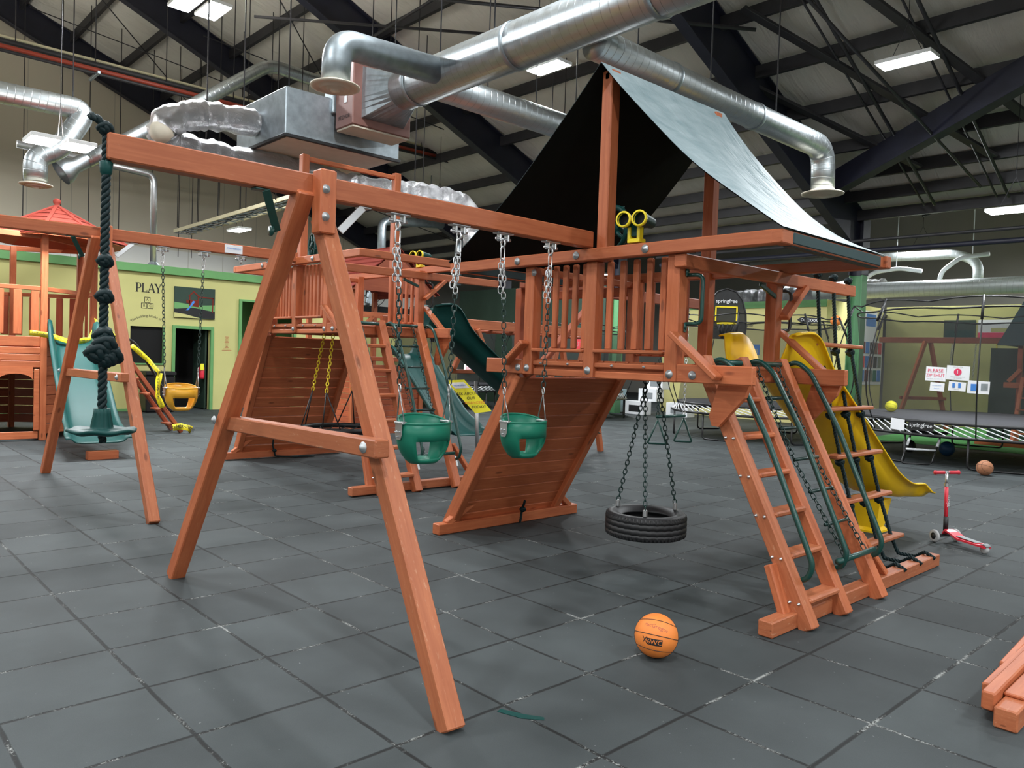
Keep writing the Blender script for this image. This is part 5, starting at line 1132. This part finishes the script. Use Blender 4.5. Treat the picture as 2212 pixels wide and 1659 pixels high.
for p, rt, wd, ht, lines, lb, dot, blobs in (
    ((15.342, 18.418, 1.587), (0.978, -0.208, 0), .23, .17, (), 'far white notice with red numeral disc beside the near tower', True, ()),
    ((15.321, 18.422, 1.287), (0.975, -0.220, 0), .22, .17, (('PLEASE', .03, .055, 'pink'), ('ZIP SHUT', -.02, .05, 'pink')), 'far white notice reading PLEASE ZIP SHUT beside the near tower', False, ()),
    ((15.723, 18.380, 1.569), (1.000, 0.013, 0), .2, .16, (), 'far white notice with blue patch beside the near tower', False, ((-.07, -.03, .0, .03, 'blueink'), (.03, -.06, .09, .06, 'black'))),
    ((15.716, 18.380, 1.295), (1.000, 0.009, 0), .17, .12, (), 'far small white notice with pale lines beside the near tower', False, ((-.05, -.01, .05, .0, 'blueink'),))):
    notice(p, rt, wd * 1.5, ht * 1.5, lines, lb, 'greyink', dot, blobs)
p = V((14.752, 5.515, 0.931)); rt = V((-0.288, -0.958, 0)); notice(V((p.x, p.y, .70)), rt, .28, .2, (), 'blank white leaflet clipped to the rods of the big trampoline', 'greyink', False, ())
p = V((14.640, 5.073, 0.933)); rt = V((-0.121, -0.993, 0)); t = thing('name_plate', p, 'black name plate with white lettering on the big trampoline rods', 'plate'); n = rt.cross(V((0, 0, 1))); p.z = .69
part('plate', MB().prism([p + rt * x + V((0, 0, z)) for x, z in ((-.22, -.07), (.22, -.07), (.22, .07), (-.22, .07))], n * .01), 'black', t); mb = MB(); text(mb, 'springfree', .1, p + n * .014 + V((0, 0, .02)), rt, (0, 0, 1)); part('lettering', mb, 'paper', t)
p = V((15.879, 7.845, 2.671)); rt = V((0.912, -0.410, 0)); t = thing('name_plate', p, 'small arrow shaped name plate on the net band behind the rope ladder', 'plate'); n = rt.cross(V((0, 0, 1)))
part('plate', MB().prism([p + rt * x + V((0, 0, z)) for x, z in ((-.3, 0), (-.2, .06), (.25, .06), (.25, -.06), (-.2, -.06))], n * .01), 'black', t); mb = MB(); text(mb, 'OUTDOOR', .085, p + n * .014, rt, (0, 0, 1)); part('lettering', mb, 'paper', t)
# step ladder of the big trampoline
t = thing('trampoline_step', (14.7, 5.2, 0), 'small black step ladder with white grips at the big trampoline', 'step ladder')
f_ = lambda x, o, z: V((14.55 + x, 5.35, 0)) + V((.35, -.5, 0)).normalized() * o + V((0, 0, z))
part('frame', MB().tube(fillet([f_(.45, 0, .56), f_(0, 0, .02), f_(0, .5, .02), f_(.45, .5, .56)], .08), .016, 8), 'blackmetal', t)
part('rung', MB().tube([f_(.2, 0, .26), f_(.2, .5, .26)], .02, 8), 'whiteplastic', t); part('top_step', MB().prism([f_(.3, -.05, .52), f_(.3, .6, .52), f_(.6, .6, .56), f_(.6, -.05, .56)], (0, 0, .02)), 'black', t)
for o in (0, .5): part('grip', MB().tube([f_(.36, o, .45), f_(.25, o, .32)], .024, 8), 'whiteplastic', t)

# ------------------------------------------------------------------ balls
def ball(x, y, r, mt_, label, seams=True, rot=(0, 0, 0), z=0., seam='ink', Rm=None):
    t = thing('ball', (x, y, z), label, 'ball'); c = V((x, y, z + r)); part('shell', MB().sphere(c, r, 36), mt_, t)
    if seams:
        from mathutils import Euler
        Rm = Rm or Euler(rot).to_matrix(); mb = MB()
        cir = lambda f: [c + Rm @ (V(f(q * 6.2832 / 48)).normalized() * r * 1.0) for q in range(48)]
        mb.tube(cir(lambda a: (math.cos(a), math.sin(a), 0)), r * .017, 5, True); mb.tube(cir(lambda a: (0, math.cos(a), math.sin(a))), r * .017, 5, True)
        for s_ in (-1, 1): mb.tube(cir(lambda a: (s_ * (.70 - .1 * math.cos(2 * a)), math.cos(a) * .9, math.sin(a) * .9)), r * .017, 5, True)
        part('seams', mb, seam, t)
    return t, c
def onball(mb, st, size, c, r, dirc, upd, dx, dy, k=1.006, box=None, tilt=0.):
    d = V(dirc).normalized(); u_ = V(upd); u_ = (u_ - d * u_.dot(d)).normalized(); ri = u_.cross(d)
    ri, u_ = ri * math.cos(tilt) + u_ * math.sin(tilt), u_ * math.cos(tilt) - ri * math.sin(tilt)
    if box:
        w_, h_ = box; n = 10; vs = [V((-w_ / 2 + w_ * i / n, -h_ / 2 + h_ * j / n, 0)) for j in range(n + 1) for i in range(n + 1)]; fs = [[j * (n + 1) + i, j * (n + 1) + i + 1, (j + 1) * (n + 1) + i + 1, (j + 1) * (n + 1) + i] for j in range(n) for i in range(n)]
    else: vs, fs = textmesh(st, size)
    return mb.add([c + (d * r + ri * (p.x + dx) + u_ * (p.y + dy)).normalized() * r * k for p in vs], fs)
dd = V((-.82, -.585, .34)).normalized() if 0 else (V((0, 0, H)) - V((3.57, 2.57, .121))).normalized()
u0 = (V((0, 0, 1)) - dd * dd.z).normalized(); r0 = u0.cross(dd); u1 = u0 * math.cos(-.12) + r0 * math.sin(.12); r1 = u1.cross(dd)
tb, cb = ball(3.57, 2.57, .121, 'orange', 'bright orange basketball on the floor in the foreground', True, Rm=Matrix((u1, r1, dd)).transposed())
mb = onball(MB(), 'MacGregor', .036, cb, .121, dd, (0, 0, 1), -.02, .048, 1.004, None, -.26); part('lettering', mb, 'redink', tb, 'thin script lettering')
mb = onball(MB(), '', 0, cb, .121, dd, (0, 0, 1), -.008, -.042, 1.003, (.098, .042), -.07); onball(mb, 'X', .064, cb, .121, dd, (0, 0, 1), -.072, -.040, 1.004, None, -.07); part('logo_patch', mb, 'ink', tb)
mb = onball(MB(), '6WC', .041, cb, .121, dd, (0, 0, 1), -.006, -.042, 1.009, None, -.07); part('logo_lettering', mb, 'orange', tb, 'orange characters 6WC')
ball(14.30, 3.95, .125, 'tan', 'worn brown basketball on the floor by the big trampoline leg', True, (.4, .3, .9))
ball(16.9, 5.35, .145, 'bluerub', 'dark blue ball under the big trampoline', False)
ball(16.85, 6.05, .13, 'black', 'black ball behind the trampoline step ladder', False)
ball(17.0, 6.5, .12, 'signyellow', 'yellow patterned ball resting on the big trampoline mat', True, (.2, .5, .3), .792)
ball(17.35, 7.93, .12, 'orange', 'orange ball caught at the net top beside the rope ladder', False, (0, 0, 0), 2.63)
t = thing('cloth_bundle', (18.6, 3.6, .8), 'dark blue bundle lying at the far edge of the big trampoline mat', 'bundle'); part('lump', MB().sphere((18.6, 4.0, .86), .2, 14, (1, 1.2, .38)), 'steel', t)
# ------------------------------------------------------------------ scooter
t = thing('scooter', (8.15, 2.45, 0), 'red three wheeled kick scooter standing at the right of the rope ladder', 'scooter')
fr = V((8.17, 2.535, 0)); rv = V((8.22, 2.22, 0)); ax = V((8.50 - 8.0, 2.36 - 2.70, 0)); fwd = (fr - rv).normalized(); sd = V((.40, -.915, 0)) ; sd = V((fwd.y, -fwd.x, 0))
fr = V((8.29, 2.60, 0)); rv = V((8.06, 2.19, 0)); fwd = (fr - rv).normalized(); sd = V((fwd.y, -fwd.x, 0))
pr_ = [(0, .075, .04), (.04, .115, .05), (.1, .10, .055), (.2, .065, .06), (.4, .06, .055), (.5, .055, .04)]
secs = [[fr - fwd * s_ + sd * w_ + V((0, 0, z)), fr - fwd * s_ + sd * w_ + V((0, 0, z + .018)), fr - fwd * s_ - sd * w_ + V((0, 0, z + .018)), fr - fwd * s_ - sd * w_ + V((0, 0, z))] for s_, z, w_ in pr_]
mb = MB().loft(secs, True, False); mb.add(secs[0] + secs[-1], [[0, 1, 2, 3], [7, 6, 5, 4]]); part('deck', mb, 'redplastic', t)
part('grip_pad', MB().beam(fr - fwd * .16 + V((0, 0, .095)), fr - fwd * .4 + V((0, 0, .085)), .07, .006), 'greyink', t)
part('steering_post', MB().tube([fr + V((0, 0, .11)), fr + V((.0, 0, .25))], .022, 12), 'black', t); part('stem', MB().tube([fr + V((0, 0, .22)), fr + V((-.004, .01, .56))], .017, 12), 'redplastic', t)
part('stem_tube', MB().tube([fr + V((-.004, .01, .55)), fr + V((-.006, .012, .67))], .013, 12).lathe([(.022, 0), (.022, .03)], fr + V((-.004, .01, .545)), (0, 0, 1), 12), 'zinc', t)
hb = fr + V((-.006, .012, .68)); part('handle_bar', MB().tube([hb - sd * .13, hb + sd * .13], .011, 10), 'zinc', t)
for sg in (-1, 1): part('grip', MB().tube([hb + sd * .03 * sg, hb + sd * .12 * sg, hb + sd * .14 * sg], [.017, .017, .021], 12), 'redgrip', t)
mb = MB(); text(mb, 'micro', .05, fr + V((0, 0, .4)) + (-fw - V((0, 0, -fw.z))).normalized() * .019, (0, 0, 1), (-rr.x, -rr.y, 0)); part('lettering', mb, 'paper', t)
part('axle', MB().tube([fr + V((0, 0, .065)) - sd * .12, fr + V((0, 0, .065)) + sd * .12], .014, 8), 'black', t)
for sg in (-1, 1):
    c = fr + V((0, 0, .062)) + sd * .125 * sg; w_ = part('wheel', MB().lathe([(.03, -.013), (.052, -.014), (.06, -.008), (.062, 0), (.06, .008), (.052, .014), (.03, .013), (.03, -.013)], c, sd, 24), 'clear', t); part('hub', MB().lathe([(0, -.015), (.032, -.015), (.032, .015), (0, .015)], c, sd, 12), 'black', w_)
c = rv + V((0, 0, .04)); part('wheel', MB().lathe([(.0, -.02), (.034, -.02), (.04, -.012), (.04, .012), (.034, .02), (0, .02)], c, sd, 20), 'clear', t)
part('brake_fender', MB().loft([[c + V((0, 0, 0)) + fwd * math.cos(a) * .05 + V((0, 0, math.sin(a) * .05)) + sd * s_ for s_ in (-.03, .03)] for a in (1.0, 1.5, 2.0, 2.5)]), 'greyink', t, None, .005)
# ------------------------------------------------------------------ far right swing set and teal roofed fort
t = thing('swing_set', (23.5, 8, 0), 'dark red wooden swing set seen through the big trampoline net', 'swing set')
part('beam', MB().box((23.95, 4.2, 2.5), (24.05, 9.6, 2.66)), 'wood2', t)
for a, b_ in ((8.2, 8.05), (8.2, 8.35)): pass
part('leg', MB().beam((23.2, 8.75, 0), (23.95, 8.3, 2.55), .1, .1), 'wood', t); part('leg', MB().beam((24.8, 7.9, 0), (24.05, 8.2, 2.55), .1, .1), 'wood2', t); part('cross_bar', MB().beam((23.5, 8.75, .9), (24.6, 7.9, .9), .09, .09), 'wood2', t)
for y in (7.6, 7.0): part('chain', MB().chain((24, y, 2.5), (24, y + .05, 1.5), .08, .045, .007), 'zinc', t)
for y in (6.5, 5.9): part('rope', MB().tube([(24, y, 2.5), (24, y, .5)], .018, 6), 'caution', t)
root5 = thing('wooden_fort', (21.3, 4.6, 0), 'wooden fort with teal tarp roof at the right edge behind the big trampoline', 'playset')
for x in (20.7, 22.3):
    for y in (5.3, 3.6): part('post', MB().beam((x, y, 0), (x, y, 2.4), .1, .1, (0, 1, 0)), 'wood2', root5)
for k in range(9): part('wall_board', MB().box((20.68, 3.7 + k * .17, 1.45), (20.72, 3.85 + k * .17, 2.25)), 'wood2', root5)
part('deck_beam', MB().box((20.6, 3.4, 1.35), (20.7, 5.6, 1.48)), 'wood', root5); part('brace', MB().beam((20.6, 5.5, 1.5), (20.6, 5.25, 1.8), .06, .09), 'wood', root5)
part('tarp_roof', MB().loft([[V((20.5 + x, 5.75 - d * t, 2.38 + 1.25 * s_)) for s_, d in ((0, 0), (.5, .35), (1, .62))] for x, t in ((0, 1), (2, 1))]).loft([[V((20.5 + x, 3.35 + d, 2.38 + 1.25 * s_)) for s_, d in ((0, 0), (.5, .6), (1, 1.75))] for x in (0, 2)]).prism([(20.5, 5.75, 2.36), (20.5, 3.3, 2.36), (20.5, 4.9, 3.63), (20.5, 5.13, 3.63)], (.02, 0, 0)), 'hem', root5, None, .01)
for y in (5.2, 4.6): part('ladder_rail', MB().beam((19.9, y, 0), (20.6, y, 1.6), .08, .08, (0, 1, 0)), 'wood', root5)
for k in range(5): part('step', MB().box((19.95 + k * .13, 4.6, .3 + k * .27), (20.05 + k * .13, 5.2, .33 + k * .27)), 'wood', root5)
part('base_beam', MB().box((19.7, 4.0, .0), (19.8, 5.9, .1)), 'wood', root5)
part('doorway_panel', MB().box((22.4, 5.4, 0), (22.45, 6.4, 2.35)), 'dkgreen', root5)
root5.location.x += .75
# white cartons by the far column
for (x, y, z, w_, h_, lb) in ((19.9, 15.4, 0, .75, .42, 'white carton with dark bicycle picture, lowest by the far green column'), (20.3, 15.2, .42, .7, .4, 'white carton stacked on the pictured carton'), (20.4, 15.0, .82, .6, .4, 'white carton on top of the stack by the far green column'), (20.5, 14.2, 0, .8, .42, 'white carton on the floor right of the stack'), (20.2, 16.5, 0, .45, .75, 'pale blue carton standing left of the stack by the far column')):
    t = thing('carton', (x, y, z), lb, 'carton'); part('box', MB().box((x - .2, y - w_ / 2, z), (x + .2, y + w_ / 2, z + h_), .005), 'paper' if 'blue' not in lb else 'palebox', t)
    part('printed_panel', MB().box((x - .204, y - w_ * .3, z + h_ * .2), (x - .2, y + w_ * .28, z + h_ * .7), .001), 'ink' if 'bicycle' in lb else 'greyink', t)
# lit exit sign between the balusters
t = thing('exit_sign', (19.25, 17.4, 2.2), 'small red lit exit sign seen between the balusters', 'sign')
part('face', MB().box((19.2, 17.2, 2.02), (19.28, 17.75, 2.36)), 'exit', t); mb = MB(); text(mb, 'EXIT', .22, (19.197, 17.475, 2.19), (0, -1, 0), (0, 0, 1)); part('lettering', mb, 'paper', t)
# big wire fan on the partition
t = thing('wall_fan', (15.5, 23.5, 3.9), 'large wire caged fan above the olive partition wall', 'fan'); c = V((15.0, 23.6, 4.0))
mb = MB()
for r in (.2, .4, .6, .75): mb.tube([c + V((math.cos(q * .2618) * r, 0, math.sin(q * .2618) * r)) for q in range(24)], .012, 5, True)
for q in range(12): mb.tube([c, c + V((math.cos(q * .5236) * .75, 0, math.sin(q * .5236) * .75))], .01, 4)
part('cage', mb, 'blackmetal', t); part('motor', MB().lathe([(0, -.1), (.14, -.1), (.14, .15), (0, .15)], c, (0, 1, 0), 14), 'black', t); part('bracket', MB().box((14.95, 23.7, 3.3), (15.05, 23.8, 4.05)), 'blackmetal', t)
for k in range(3): part('blade', MB().prism([c + V((math.cos(k * 2.094 + a) * r, .03 * s_, math.sin(k * 2.094 + a) * r)) for a, r, s_ in ((-.1, .14, 1), (.3, .65, 1), (.7, .6, -1), (.5, .14, -1))], (0, .01, 0)), 'galv', t)

mb = MB(); mb.prism([(2.42, 2.62, .001), (2.46, 2.50, .001), (2.53, 2.42, .001), (2.55, 2.44, .001), (2.50, 2.52, .001), (2.45, 2.63, .001)], (0, 0, .0015))
tag(solo('chalk_mark', mb, 'teal', 'green smear on the floor tile beside the nearest swing leg foot', 'mark'), 'green smear on the floor tile beside the nearest swing leg foot', 'mark')
